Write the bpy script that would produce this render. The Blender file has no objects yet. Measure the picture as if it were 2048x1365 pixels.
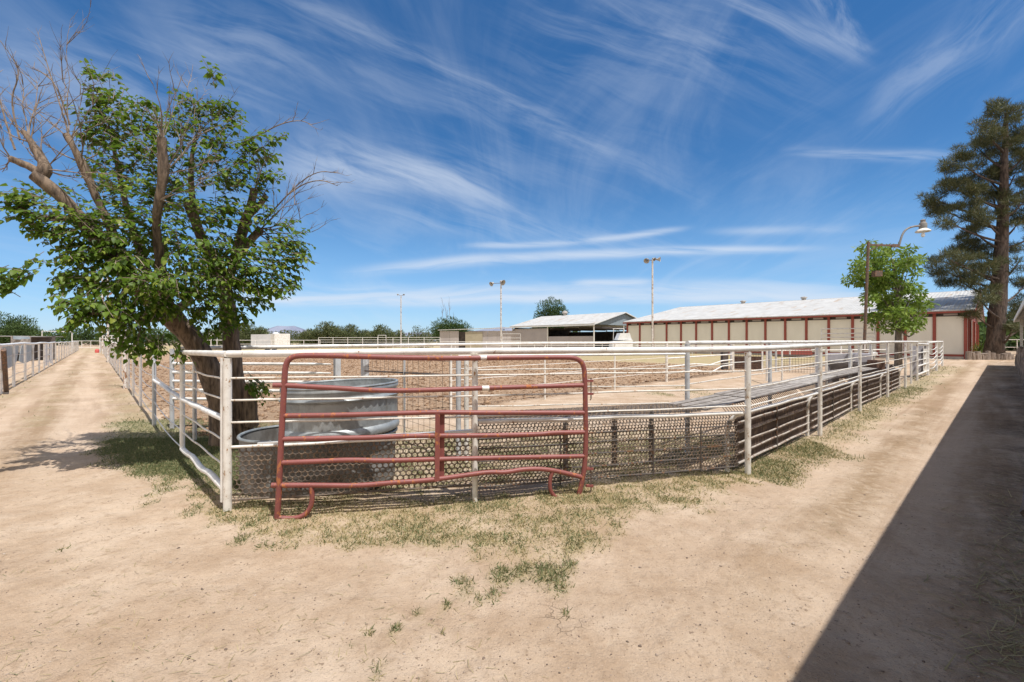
import bpy, math, random
import numpy as np
from mathutils import Vector, Matrix, noise

random.seed(7)
rng = np.random.default_rng(7)
scene = bpy.context.scene
COL = scene.collection
R = math.radians

# ---------------------------------------------------------------- camera
F = 905.0            # focal length in pixels of a 2048 wide frame
EYE = 1.6
cam_d = bpy.data.cameras.new("camera")
cam_d.sensor_width = 36.0
cam_d.lens = F / 2048 * 36.0
cam_d.clip_start = 0.05
cam_d.clip_end = 30000
cam = bpy.data.objects.new("camera", cam_d)
cam.location = (0, 0, EYE)
cam.rotation_euler = (R(90), 0, 0)
COL.objects.link(cam)
scene.camera = cam

# ---------------------------------------------------------------- sun, view
SUN_EL = 69.0
SUN_H = Vector((0.68, -0.733, 0)).normalized()        # horizontal direction towards the sun
sun_d = bpy.data.lights.new("sun", 'SUN')
sun_d.energy = 4.1
sun_d.angle = R(0.53)
sun_d.color = (1.0, 0.98, 0.95)
sun = bpy.data.objects.new("sun", sun_d)
to_sun = (SUN_H * math.cos(R(SUN_EL)) + Vector((0, 0, math.sin(R(SUN_EL))))).normalized()
sun.rotation_euler = (-to_sun).to_track_quat('-Z', 'Y').to_euler()
sun.location = (0, 0, 30)
COL.objects.link(sun)
vs = scene.view_settings
scene.display_settings.display_device = 'sRGB'
vs.view_transform = 'Standard'
vs.look = 'None'
vs.exposure = 0.30
vs.gamma = 1.0
vs.use_curve_mapping = False

# ---------------------------------------------------------------- node helper
class NT:
    def __init__(s, tree):
        s.t = tree; s.n = tree.nodes; s.l = tree.links
    def add(s, kind, **kw):
        n = s.n.new(kind)
        for k, v in kw.items():
            setattr(n, k, v)
        return n
    def put(s, sock, v):
        if hasattr(v, 'links') or isinstance(v, bpy.types.NodeSocket):
            s.l.new(v, sock)
        elif v is not None:
            sock.default_value = v
    def m(s, op, a, b=None, c=None, clamp=False):
        n = s.add('ShaderNodeMath', operation=op, use_clamp=clamp)
        s.put(n.inputs[0], a)
        if b is not None: s.put(n.inputs[1], b)
        if c is not None: s.put(n.inputs[2], c)
        return n.outputs[0]
    def mr(s, v, a, b, c=0.0, d=1.0, smooth=True):
        n = s.add('ShaderNodeMapRange')
        n.interpolation_type = 'SMOOTHSTEP' if smooth else 'LINEAR'
        n.clamp = True if not smooth else n.clamp
        s.put(n.inputs[0], v)
        for i, x in enumerate((a, b, c, d)):
            s.put(n.inputs[i + 1], x)
        return n.outputs[0]
    def xyz(s, x, y, z=0.0):
        n = s.add('ShaderNodeCombineXYZ')
        s.put(n.inputs[0], x); s.put(n.inputs[1], y); s.put(n.inputs[2], z)
        return n.outputs[0]
    def noise(s, vec, scale, detail=4.0, rough=0.55, dist=0.0, out=0):
        n = s.add('ShaderNodeTexNoise')
        n.inputs['Scale'].default_value = scale
        n.inputs['Detail'].default_value = detail
        n.inputs['Roughness'].default_value = rough
        n.inputs['Distortion'].default_value = dist
        if vec is not None: s.l.new(vec, n.inputs['Vector'])
        return n.outputs[out]
    def mix(s, f, a, b, blend='MIX'):
        n = s.add('ShaderNodeMix', data_type='RGBA', blend_type=blend)
        s.put(n.inputs[0], f)
        for i, c in ((6, a), (7, b)):
            if isinstance(c, tuple) and len(c) == 3: c = (*c, 1)
            s.put(n.inputs[i], c)
        return n.outputs[2]
    def ramp(s, f, stops):
        n = s.add('ShaderNodeValToRGB')
        e = n.color_ramp.elements
        while len(e) < len(stops): e.new(0.5)
        for x, (p, c) in zip(e, stops):
            x.position = p; x.color = (*c, 1) if len(c) == 3 else c
        s.put(n.inputs[0], f)
        return n.outputs[0]
    def mapped(s, vec, scale=(1, 1, 1), rot=(0, 0, 0)):
        n = s.add('ShaderNodeMapping')
        n.inputs['Scale'].default_value = scale
        n.inputs['Rotation'].default_value = rot
        s.l.new(vec, n.inputs['Vector'])
        return n.outputs[0]
    def attr(s, name):
        n = s.add('ShaderNodeAttribute'); n.attribute_name = name
        return n.outputs['Fac']

# ---------------------------------------------------------------- sky with cirrus
world = bpy.data.worlds.new("World")
scene.world = world
world.use_nodes = True
wt = NT(world.node_tree)
wt.n.clear()
sky = wt.add('ShaderNodeTexSky', sky_type='NISHITA')
sky.sun_disc = False
sky.sun_elevation = R(SUN_EL)
sky.sun_rotation = math.atan2(SUN_H.x, SUN_H.y)
sky.altitude = 1200
sky.air_density = 1.0
sky.dust_density = 0.3
sky.ozone_density = 3.0
tc = wt.add('ShaderNodeTexCoord').outputs['Generated']
sp = wt.add('ShaderNodeSeparateXYZ'); wt.l.new(tc, sp.inputs[0])
sx, sy, sz = sp.outputs
yy = wt.m('MAXIMUM', sy, 0.15)
A = wt.m('DIVIDE', sx, yy)
B = wt.m('DIVIDE', sz, yy)
front = wt.mr(sy, 0.15, 0.35)
SKY_W = 0.0

def band(pts, w, amp, soft=0.12, ns='h', lo=0.36, hi=0.70, w2=None):
    """A cirrus streak along a parabola through three sky directions."""
    P = [((x - 1024) / F, (682.5 - y) / F) for x, y in pts]
    M = np.array([[1, a, a * a] for a, b in P]); c = np.linalg.solve(M, np.array([b for a, b in P]))
    a0, a1 = P[0][0], P[2][0]
    yc = wt.m('ADD', wt.m('MULTIPLY', wt.m('ADD', wt.m('MULTIPLY', A, float(c[2])), float(c[1])), A), float(c[0]))
    d = wt.m('SUBTRACT', B, yc)
    d2 = wt.m('ADD', d, wt.m('MULTIPLY', WARP, w / F * 2.4))
    if w2 is None:
        wn = w / F
        t = wt.m('DIVIDE', d2, wn)
    else:
        wn = wt.mr(A, a0, a1, w / F, w2 / F, smooth=False)
        t = wt.m('DIVIDE', d2, wn)
    g = wt.m('POWER', 2.718, wt.m('MULTIPLY', wt.m('MULTIPLY', t, t), -1.0))
    e = wt.m('MULTIPLY', wt.mr(A, a0, a0 + soft), wt.mr(A, a1 - soft, a1, 1.0, 0.0))
    nz = STREAK[ns]
    nz = wt.mr(nz, lo, hi)
    return wt.m('MULTIPLY', wt.m('MULTIPLY', g, e), wt.m('MULTIPLY', nz, amp))

WARP = wt.m('SUBTRACT', wt.noise(wt.xyz(A, B, 0.0), 2.2, 2.0, 0.5), 0.5)
def streak(rot, kx, ky, seed, dist=0.5):
    c, s_ = math.cos(R(rot)), math.sin(R(rot))
    p = wt.m('ADD', wt.m('MULTIPLY', A, c), wt.m('MULTIPLY', B, s_))
    q = wt.m('SUBTRACT', wt.m('MULTIPLY', B, c), wt.m('MULTIPLY', A, s_))
    q = wt.m('ADD', q, wt.m('MULTIPLY', WARP, 0.10))
    return wt.noise(wt.xyz(wt.m('MULTIPLY', p, kx), wt.m('MULTIPLY', q, ky), seed), 1.0, 6.0, 0.62, dist)
STREAK = {'h': streak(0, 2.6, 34, 1.0), 'd': streak(-22, 2.8, 20, 2.0), 'u': streak(42, 3.2, 17, 3.0, 0.8), 'v': streak(-60, 4, 13, 4.0, 1.0)}
bands = [
    band([(420, -60), (800, 100), (1300, 350)], 24, 0.32, 0.3, 'd', 0.28, 0.78),
    band([(250, 60), (700, 150), (1500, 420)], 80, 0.16, 0.3, 'd'),
    band([(480, 312), (800, 352), (1120, 468)], 50, 0.80, 0.25, 'd', 0.24, 0.70, 20),
    band([(500, 290), (760, 320), (1180, 390)], 46, 0.26, 0.3, 'd'),
    band([(640, 545), (1000, 520), (1700, 496)], 11, 1.15, 0.3, 'h', 0.20, 0.58, 6),
    band([(900, 492), (1130, 486), (1400, 452)], 6, 0.95, 0.12, 'h', 0.25, 0.6),
    band([(380, 598), (900, 601), (1900, 588)], 9, 1.15, 0.2, 'h', 0.22, 0.60),
    band([(300, 577), (1000, 588), (1800, 570)], 15, 0.95, 0.3, 'h', 0.30, 0.66),
    band([(1130, 570), (1230, 567), (1320, 566)], 7, 1.0, 0.06, 'h', 0.2, 0.55),
    band([(1650, 330), (1800, 175), (2200, -80)], 62, 0.32, 0.2, 'u', 0.30, 0.76),
    band([(1380, -60), (1580, 55), (1780, 110)], 28, 0.50, 0.12, 'd', 0.26, 0.74),
    band([(1560, -60), (1660, 10), (1760, 100)], 46, 0.46, 0.1, 'v', 0.36, 0.7),
    band([(1540, 302), (1700, 311), (1960, 306)], 10, 0.50, 0.15, 'h', 0.25, 0.65),
    band([(1380, 465), (1500, 462), (1760, 458)], 8, 0.45, 0.15, 'h', 0.25, 0.65),
    band([(900, 60), (1350, 90), (1750, 200)], 100, 0.26, 0.4, 'd'),
    band([(-300, 180), (200, 160), (700, 230)], 120, 0.28, 0.4, 'd', 0.3, 0.72),
    band([(600, 420), (1000, 455), (1500, 520)], 30, 0.30, 0.3, 'd'),
]
tot = bands[0]
for b in bands[1:]:
    tot = wt.m('ADD', tot, b)
# a faint veil in the whole dome, stretched along the wind
zz = wt.m('ADD', wt.m('MAXIMUM', sz, 0.0), 0.16)
pu = wt.m('DIVIDE', sx, zz); pv = wt.m('DIVIDE', sy, zz)
vn = wt.noise(wt.mapped(wt.xyz(pu, pv, 0.3), (1.5, 0.5, 1), (0, 0, R(28))), 1.4, 6.0, 0.62, 0.8)
veil = wt.m('MULTIPLY', wt.mr(vn, 0.44, 0.80), 0.20)
tot = wt.m('ADD', wt.m('MULTIPLY', tot, front), veil)
tot = wt.m('SUBTRACT', 1.0, wt.m('POWER', 2.718, wt.m('MULTIPLY', tot, -0.95)))
tot = wt.m('MULTIPLY', tot, wt.mr(sz, -0.01, 0.05, 0.35, 1.0))
hsv = wt.add('ShaderNodeHueSaturation')
hsv.inputs['Hue'].default_value = 0.5
hsv.inputs['Saturation'].default_value = 1.28
hsv.inputs['Value'].default_value = 1.0
wt.l.new(sky.outputs[0], hsv.inputs['Color'])
skyb = wt.mix(wt.mr(sz, 0.0, 0.34, 0.55, 0.0), hsv.outputs[0], (2.2, 4.4, 7.6))
skyc = wt.mix(tot, skyb, (5.6, 6.2, 7.1))
# unseen bright veil added behind the viewer, towards the sun, as neutral fill light
back_fill = wt.m('MULTIPLY', wt.mr(sy, 0.12, -0.30), wt.mr(vn, 0.25, 0.6, 0.55, 0.95))
skyc = wt.mix(back_fill, skyc, (8.4, 7.8, 7.2))
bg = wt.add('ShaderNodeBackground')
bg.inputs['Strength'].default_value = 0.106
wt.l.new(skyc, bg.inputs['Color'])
world.cycles.sampling_method = 'MANUAL'
world.cycles.sample_map_resolution = 256
wo = wt.add('ShaderNodeOutputWorld')
wt.l.new(bg.outputs[0], wo.inputs['Surface'])

# ---------------------------------------------------------------- geometry helpers
def W(px, py, D):
    """Point at distance D (along the view axis) seen at photo pixel px, py."""
    return Vector(((px - 1024) / F * D, D, EYE - (py - 682.5) / F * D))
def G(px, py, z=0.0):
    D = (EYE - z) * F / (py - 682.5)
    return Vector(((px - 1024) / F * D, D, z))
def V3(p, z=None):
    if z is None: return Vector(p)
    return Vector((p[0], p[1], z))
D1 = Vector((-0.678, 0.735, 0))       # along the left driveway
D2 = Vector((0.735, 0.678, 0))        # along the right driveway
BASE = {}

class MB:
    def __init__(s):
        s.v = []; s.f = []
    def tube(s, pts, r, n=8, cap=True, hollow=False):
        pts = [Vector(p) for p in pts]
        N = len(pts)
        rr = [r] * N if not hasattr(r, '__len__') else list(r)
        T = []
        for i in range(N):
            a = pts[max(i - 1, 0)]; b = pts[min(i + 1, N - 1)]
            t = (b - a)
            T.append(t.normalized() if t.length > 1e-9 else Vector((0, 0, 1)))
        up = Vector((0, 0, 1)) if abs(T[0].z) < 0.9 else Vector((1, 0, 0))
        X = T[0].cross(up).normalized()
        o = len(s.v)
        for i in range(N):
            X = (X - T[i] * X.dot(T[i]))
            X = X.normalized() if X.length > 1e-6 else T[i].orthogonal().normalized()
            Y = T[i].cross(X)
            for k in range(n):
                a = 2 * math.pi * k / n
                s.v.append(pts[i] + (X * math.cos(a) + Y * math.sin(a)) * rr[i])
        for i in range(N - 1):
            for k in range(n):
                k2 = (k + 1) % n
                s.f.append((o + i * n + k, o + i * n + k2, o + (i + 1) * n + k2, o + (i + 1) * n + k))
        if cap:
            s.f.append(tuple(o + k for k in range(n))[::-1])
            s.f.append(tuple(o + (N - 1) * n + k for k in range(n)))
        return s
    def box(s, c, size, ex=Vector((1, 0, 0)), ey=None, ez=Vector((0, 0, 1))):
        ex = Vector(ex).normalized(); ez = Vector(ez).normalized()
        ey = ez.cross(ex).normalized() if ey is None else Vector(ey).normalized()
        c = Vector(c); a, b, d = [q / 2 for q in size]
        o = len(s.v)
        for z in (-d, d):
            for x, y in ((-a, -b), (a, -b), (a, b), (-a, b)):
                s.v.append(c + ex * x + ey * y + ez * z)
        for q in ((3, 2, 1, 0), (4, 5, 6, 7), (0, 1, 5, 4), (1, 2, 6, 5), (2, 3, 7, 6), (3, 0, 4, 7)):
            s.f.append(tuple(o + k for k in q))
        return s
    def beam(s, p0, p1, w, h, up=Vector((0, 0, 1))):
        p0 = Vector(p0); p1 = Vector(p1); d = p1 - p0
        ex = d.normalized(); ey = Vector(up).cross(ex)
        ey = ey.normalized() if ey.length > 1e-6 else ex.orthogonal().normalized()
        ez = ex.cross(ey)
        return s.box((p0 + p1) / 2, (d.length, w, h), ex, ey, ez)
    def poly(s, pts):
        o = len(s.v); s.v += [Vector(p) for p in pts]
        s.f.append(tuple(range(o, o + len(pts)))); return s
    def slab(s, pts, th):
        """A polygon given a thickness along -normal."""
        P = [Vector(p) for p in pts]
        n = (P[1] - P[0]).cross(P[2] - P[0]).normalized()
        o = len(s.v); k = len(P)
        s.v += P + [p - n * th for p in P]
        s.f.append(tuple(range(o, o + k)))
        s.f.append(tuple(range(o + k, o + 2 * k))[::-1])
        for i in range(k):
            j = (i + 1) % k
            s.f.append((o + i, o + k + i, o + k + j, o + j))
        return s
    def lathe(s, c, prof, n=32, sxy=(1, 1), ex=Vector((1, 0, 0)), stretch=0.0, close=False):
        """prof: list of (r, z). stretch pulls the two halves apart along ex."""
        c = Vector(c); ex = Vector(ex); ey = Vector((0, 0, 1)).cross(ex)
        o = len(s.v)
        for r, z in prof:
            for k in range(n):
                a = 2 * math.pi * k / n
                x = math.cos(a) * r * sxy[0]; y = math.sin(a) * r * sxy[1]
                x += stretch / 2 * (1 if math.cos(a) > 0 else -1) if abs(math.cos(a)) > 1e-6 else 0
                s.v.append(c + ex * x + ey * y + Vector((0, 0, z)))
        m = len(prof)
        for i in range(m - 1):
            for k in range(n):
                k2 = (k + 1) % n
                s.f.append((o + i * n + k, o + i * n + k2, o + (i + 1) * n + k2, o + (i + 1) * n + k))
        return s
    def build(s, name, mat, parent=None, smooth=True, base=None):
        b = BASE[parent] if parent is not None else (Vector(base) if base is not None else Vector((0, 0, 0)))
        me = bpy.data.meshes.new(name)
        me.from_pydata([tuple(p - b) for p in s.v], [], s.f)
        me.materials.append(mat)
        if smooth:
            me.polygons.foreach_set('use_smooth', [True] * len(me.polygons))
            try:
                me.set_sharp_from_angle(angle=R(40))
            except Exception:
                pass
        me.update()
        return link(name, me, parent, b)

def link(name, me, parent, b):
    o = bpy.data.objects.new(name, me)
    COL.objects.link(o)
    if parent is not None:
        o.parent = parent
    else:
        o.location = b
    BASE[o] = b
    return o

def mesh_np(name, v, f, mat, parent=None, base=(0, 0, 0), attrs=None, smooth=False):
    """v (n,3) array in world space, f (m,k) array of equal sized faces."""
    b = BASE[parent] if parent is not None else Vector(base)
    me = bpy.data.meshes.new(name)
    v = np.asarray(v, dtype=np.float32) - np.array(b, dtype=np.float32)
    f = np.asarray(f, dtype=np.int32)
    m, k = f.shape
    me.vertices.add(len(v)); me.vertices.foreach_set('co', v.ravel())
    me.loops.add(m * k); me.loops.foreach_set('vertex_index', f.ravel())
    me.polygons.add(m)
    me.polygons.foreach_set('loop_start', np.arange(0, m * k, k, dtype=np.int32))
    try:
        me.polygons.foreach_set('loop_total', np.full(m, k, dtype=np.int32))
    except Exception:
        pass
    if smooth:
        me.polygons.foreach_set('use_smooth', np.ones(m, dtype=bool))
    me.update(calc_edges=True)
    for an, av in (attrs or {}).items():
        at = me.attributes.new(an, 'FLOAT', 'POINT')
        at.data.foreach_set('value', np.asarray(av, dtype=np.float32))
    me.materials.append(mat)
    return link(name, me, parent, b)

def tag(o, label=None, cat=None, group=None, kind=None):
    if label: o['label'] = label
    if cat: o['category'] = cat
    if group: o['group'] = group
    if kind: o['kind'] = kind
    return o
def thing(name, label, cat, loc, group=None):
    o = bpy.data.objects.new(name, None)
    o.empty_display_size = 0.3
    COL.objects.link(o)
    o.location = loc
    BASE[o] = Vector(loc)
    return tag(o, label, cat, group)

def inst(tv, tf, M, T):
    """Template verts (k,3), faces (q,c); M (n,3,3), T (n,3) -> stacked mesh."""
    n = len(T); k = len(tv)
    v = np.einsum('nij,kj->nki', M, tv) + T[:, None, :]
    f = (tf[None] + (np.arange(n) * k)[:, None, None]).reshape(-1, tf.shape[1])
    return v.reshape(-1, 3), f

def frames(dirs, ups):
    """Rotation matrices whose columns are (side, dir, normal)."""
    d = dirs / np.linalg.norm(dirs, axis=1, keepdims=True)
    s = np.cross(d, ups); s /= np.linalg.norm(s, axis=1, keepdims=True) + 1e-9
    n = np.cross(s, d)
    return np.stack([s, d, n], axis=2)

# ---------------------------------------------------------------- materials
def mat(name):
    m = bpy.data.materials.new(name); m.use_nodes = True
    t = NT(m.node_tree); t.n.clear()
    b = t.add('ShaderNodeBsdfPrincipled'); o = t.add('ShaderNodeOutputMaterial')
    t.l.new(b.outputs[0], o.inputs[0])
    pos = t.add('ShaderNodeNewGeometry').outputs['Position']
    return m, t, b, pos, o
def bump(t, b, h, strength=0.4, dist=0.01):
    n = t.add('ShaderNodeBump')
    n.inputs['Strength'].default_value = strength
    n.inputs['Distance'].default_value = dist
    t.l.new(h, n.inputs['Height']); t.l.new(n.outputs[0], b.inputs['Normal'])

def m_paint(name, col, rust=0.62, rustcol=(0.22, 0.10, 0.045), rough=0.5, dirt=(0.45, 0.40, 0.34), scale=1.0):
    m, t, b, pos, o = mat(name)
    n1 = t.noise(t.mapped(pos, (1, 1, 0.45)), 26 * scale, 6, 0.65)
    n2 = t.noise(pos, 5 * scale, 4, 0.6)
    c = t.mix(t.mr(n2, 0.4, 0.75, 0.0, 0.55), col, tuple(x * y * 1.25 for x, y in zip(col, dirt)) if max(col) > .4 else tuple(x * 0.7 for x in col))
    rf = t.mr(t.m('ADD', t.m('MULTIPLY', n1, 0.75), t.m('MULTIPLY', n2, 0.35)), rust, rust + 0.035)
    c = t.mix(rf, c, t.mix(n1, tuple(x * 0.6 for x in rustcol), tuple(x * 1.5 for x in rustcol)))
    t.l.new(c, b.inputs['Base Color'])
    t.l.new(t.mr(rf, 0, 1, rough, 0.9), b.inputs['Roughness'])
    bump(t, b, t.m('ADD', n1, t.m('MULTIPLY', n2, 0.5)), 0.25, 0.004)
    return m
WHITE = m_paint('white_pipe_paint', (0.82, 0.80, 0.76), 0.69)
WHITE2 = m_paint('rusty_white_paint', (0.80, 0.77, 0.71), 0.635, (0.30, 0.17, 0.08), scale=1.9)
ROD = m_paint('rusty_rod', (0.72, 0.68, 0.61), 0.62, (0.34, 0.21, 0.12), 0.7, scale=1.4)
DULLBAR = m_paint('dull_bunk_pipe', (0.46, 0.41, 0.36), 0.58, (0.20, 0.12, 0.08), 0.7)
RED = m_paint('faded_red_paint', (0.255, 0.078, 0.068), 0.625, (0.36, 0.13, 0.05), 0.5)
GREYPOST = m_paint('grey_pipe_paint', (0.55, 0.56, 0.57), 0.68)
RUST = m_paint('rusty_pole', (0.115, 0.080, 0.062), 0.57, (0.22, 0.12, 0.07), 0.8)
DARKWIRE = m_paint('dark_wire', (0.10, 0.085, 0.075), 0.58, (0.16, 0.08, 0.04), 0.7)
MESHMAT = m_paint('rusty_perforated_steel', (0.135, 0.105, 0.082), 0.56, (0.19, 0.135, 0.092), 0.65)
PANELBR = m_paint('brown_bunk_sheet', (0.090, 0.060, 0.048), 0.58, (0.20, 0.14, 0.10), 0.75)
DIRTYMETAL = m_paint('dull_lamp_metal', (0.42, 0.40, 0.37), 0.6, (0.2, 0.12, 0.07), 0.6)
LAMPCAP = m_paint('grey_lamp_metal', (0.21, 0.21, 0.205), 0.6, (0.2, 0.12, 0.07), 0.6)
POLE = m_paint('weathered_white_pole', (0.66, 0.62, 0.58), 0.58, (0.25, 0.14, 0.08), 0.6, scale=0.5)
TRIM = m_paint('barn_red_trim', (0.285, 0.060, 0.040), 0.75, (0.2, 0.06, 0.04), 0.6)

def m_simple(name, c1, c2, scale=3.0, rough=0.8, stretch=(1, 1, 1), bmp=0.3, bd=0.02, detail=6, lo=0.3, hi=0.7):
    m, t, b, pos, o = mat(name)
    n = t.noise(t.mapped(pos, stretch), scale, detail, 0.62)
    t.l.new(t.mix(t.mr(n, lo, hi), c1, c2), b.inputs['Base Color'])
    b.inputs['Roughness'].default_value = rough
    if bmp: bump(t, b, n, bmp, bd)
    return m
BARK = m_simple('mulberry_bark', (0.065, 0.046, 0.033), (0.25, 0.180, 0.125), 14, 0.95, (1.6, 1.6, 0.28), 0.9, 0.03, 8, .32, .66)
TWIG = m_simple('twigs_and_shoots', (0.12, 0.085, 0.062), (0.30, 0.235, 0.18), 9, 0.9, bmp=0)
PBARK = m_simple('pine_bark', (0.035, 0.025, 0.020), (0.125, 0.088, 0.068), 5, 0.95, (1.5, 1.5, 0.4), 1.0, 0.08, 8)
GBARK = m_simple('ash_bark', (0.10, 0.08, 0.065), (0.24, 0.20, 0.165), 8, 0.95, (1.4, 1.4, 0.4), 0.6, 0.03)
LOG = m_simple('log_bark', (0.13, 0.10, 0.08), (0.36, 0.29, 0.24), 8, 0.95, (1.6, 1.6, 0.22), 1.0, 0.04, 8)
WOOD = m_simple('grey_weathered_wood', (0.17, 0.145, 0.125), (0.40, 0.36, 0.32), 6, 0.9, (1.4, 1.4, 1.4), 0.5, 0.01, 8)
PALEWOOD = m_simple('pale_weathered_wood', (0.24, 0.215, 0.19), (0.44, 0.40, 0.355), 6, 0.9, (1.4, 1.4, 1.4), 0.5, 0.01, 8)
BROWNWOOD = m_simple('brown_wood', (0.075, 0.040, 0.028), (0.19, 0.11, 0.075), 8, 0.85)
RUBBER = m_simple('dark_rubber', (0.03, 0.028, 0.026), (0.07, 0.06, 0.055), 5, 0.8)
TARP = m_simple('blue_grey_sheet', (0.30, 0.36, 0.40), (0.42, 0.49, 0.53), 3, 0.55)
GREYSHEET = m_simple('grey_steel_sheet', (0.27, 0.26, 0.28), (0.40, 0.38, 0.40), 3, 0.6)
PINKWALL = m_simple('pinkish_metal_wall', (0.36, 0.32, 0.315), (0.42, 0.375, 0.365), 0.8, 0.6, bmp=0)
TANWALL = m_simple('tan_metal_door', (0.33, 0.29, 0.21), (0.39, 0.34, 0.25), 1.0, 0.6, bmp=0)
BEIGE = m_simple('beige_barn_panel', (0.68, 0.645, 0.555), (0.74, 0.705, 0.61), 0.9, 0.6, (1, 1, .4), 0.0)
DULLWHITE = m_simple('dull_white_siding', (0.44, 0.44, 0.45), (0.54, 0.54, 0.55), 2, 0.6, bmp=0)
CONCRETE = m_simple('concrete', (0.36, 0.33, 0.29), (0.46, 0.42, 0.37), 3, 0.9)
WHITEMETAL = m_simple('white_sheet_metal', (0.70, 0.70, 0.69), (0.82, 0.82, 0.81), 1.5, 0.45, bmp=0)
GREYSIDING = m_simple('grey_gable_siding', (0.27, 0.32, 0.35), (0.34, 0.39, 0.42), 2, 0.6, bmp=0)
SHADEDARK = m_simple('dark_timber_and_shade', (0.06, 0.05, 0.045), (0.11, 0.09, 0.08), 2, 0.9, bmp=0)  # dark timber colour, also painted in for shade inside openings
PLASTICRED = m_simple('red_plastic', (0.55, 0.09, 0.08), (0.62, 0.13, 0.11), 3, 0.5, bmp=0)
GLASSDARK = m_simple('dark_window', (0.03, 0.035, 0.04), (0.06, 0.07, 0.08), 2, 0.15, bmp=0)
HAZEROCK = m_simple('hazed_rock', (0.17, 0.19, 0.26), (0.25, 0.27, 0.34), 0.004, 0.95, bmp=0)  # blue-grey distance haze is painted into this rock colour

def m_roof():
    m, t, b, pos, o = mat('white_metal_roof')
    u = t.add('ShaderNodeVectorMath', operation='DOT_PRODUCT'); t.l.new(pos, u.inputs[0]); u.inputs[1].default_value = D1
    s = t.add('ShaderNodeSeparateXYZ'); t.l.new(pos, s.inputs[0])
    v = t.add('ShaderNodeVectorMath', operation='DOT_PRODUCT'); t.l.new(pos, v.inputs[0]); v.inputs[1].default_value = D2
    w = t.m('SINE', t.m('MULTIPLY', u.outputs['Value'], 2 * math.pi / 0.3))
    n = t.noise(t.xyz(t.m('MULTIPLY', u.outputs['Value'], 0.9), t.m('MULTIPLY', v.outputs['Value'], 0.13), 0.0), 1.6, 5, 0.6)
    n2 = t.noise(pos, 1.1, 4, 0.6)
    c = t.mix(t.mr(n2, 0.3, 0.7), (0.43, 0.42, 0.395), (0.54, 0.53, 0.505))
    c = t.mix(t.mr(n, 0.56, 0.70, 0, 0.8), c, (0.40, 0.28, 0.18))
    t.l.new(c, b.inputs['Base Color'])
    b.inputs['Roughness'].default_value = 0.65
    b.inputs['Specular IOR Level'].default_value = 0.25
    bump(t, b, w, 0.6, 0.03)
    return m
ROOF = m_roof()

def m_galv():
    m, t, b, pos, o = mat('galvanised_steel')
    n = t.noise(pos, 7, 5, 0.6)
    vo = t.add('ShaderNodeTexVoronoi'); vo.inputs['Scale'].default_value = 38; t.l.new(pos, vo.inputs['Vector'])
    n3 = t.noise(t.mapped(pos, (3, 3, .5)), 6, 4, .6)
    c = t.mix(t.mr(n, 0.3, 0.7), (0.25, 0.262, 0.26), (0.40, 0.42, 0.415))
    c = t.mix(t.m('MULTIPLY', vo.outputs['Color'], 0.30), c, (0.46, 0.49, 0.50))
    c = t.mix(t.mr(n3, 0.58, 0.75, 0, 0.5), c, (0.20, 0.165, 0.12))
    t.l.new(c, b.inputs['Base Color'])
    b.inputs['Metallic'].default_value = 0.5
    t.l.new(t.mr(n, 0.2, 0.8, 0.42, 0.6), b.inputs['Roughness'])
    bump(t, b, n, 0.15, 0.01)
    return m
GALV = m_galv()
OLDGALV = m_simple('stained_old_steel', (0.115, 0.10, 0.085), (0.27, 0.26, 0.245), 5, 0.6, (1, 1, .5), 0.2, .01)

def m_leaf(name, stops, rough=0.45, trans=0.35, tcol=(0.20, 0.34, 0.04)):
    m, t, b, pos, o = mat(name)
    c = t.ramp(t.attr('rnd'), stops)
    t.l.new(c, b.inputs['Base Color'])
    b.inputs['Roughness'].default_value = rough
    b.inputs['Specular IOR Level'].default_value = 0.28
    if trans:
        tr = t.add('ShaderNodeBsdfTranslucent')
        t.l.new(t.mix(0.55, c, tcol), tr.inputs['Color'])
        mx = t.add('ShaderNodeMixShader'); mx.inputs[0].default_value = trans
        t.l.new(b.outputs[0], mx.inputs[1]); t.l.new(tr.outputs[0], mx.inputs[2])
        t.l.new(mx.outputs[0], o.inputs[0])
    return m
MULB = m_leaf('mulberry_leaf', [(0, (0.045, 0.085, 0.009)), (0.5, (0.090, 0.155, 0.015)), (0.85, (0.155, 0.225, 0.024)), (1, (0.25, 0.29, 0.045))], 0.50, 0.36)
ASH = m_leaf('ash_leaf', [(0, (0.085, 0.15, 0.02)), (0.5, (0.165, 0.25, 0.035)), (1, (0.29, 0.36, 0.085))], 0.45, 0.35, (0.26, 0.38, 0.05))
PINE = m_leaf('pine_needle', [(0, (0.038, 0.050, 0.020)), (0.5, (0.085, 0.095, 0.040)), (0.8, (0.14, 0.14, 0.062)), (1, (0.21, 0.165, 0.09))], 0.6, 0.15, (0.10, 0.12, 0.04))
TAMAR = m_leaf('desert_bush_leaf', [(0, (0.070, 0.090, 0.038)), (0.6, (0.125, 0.150, 0.062)), (0.9, (0.20, 0.21, 0.095)), (1, (0.27, 0.22, 0.13))], 0.7, 0.2, (0.14, 0.17, 0.05))
DKBUSH = m_leaf('dark_bush_leaf', [(0, (0.040, 0.072, 0.022)), (0.6, (0.075, 0.120, 0.036)), (1, (0.13, 0.18, 0.06))], 0.6, 0.25, (0.12, 0.2, 0.04))
GRASSM = m_leaf('turf_grass', [(0, (0.095, 0.125, 0.045)), (0.40, (0.195, 0.215, 0.105)), (0.5, (0.34, 0.285, 0.14)), (0.8, (0.50, 0.405, 0.215)), (1, (0.62, 0.52, 0.32))], 0.75, 0.25, (0.30, 0.30, 0.10))
STONEM = m_leaf('pebble', [(0, (0.12, 0.09, 0.07)), (0.6, (0.27, 0.20, 0.15)), (1, (0.46, 0.38, 0.31))], 0.9, 0.0)
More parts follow.
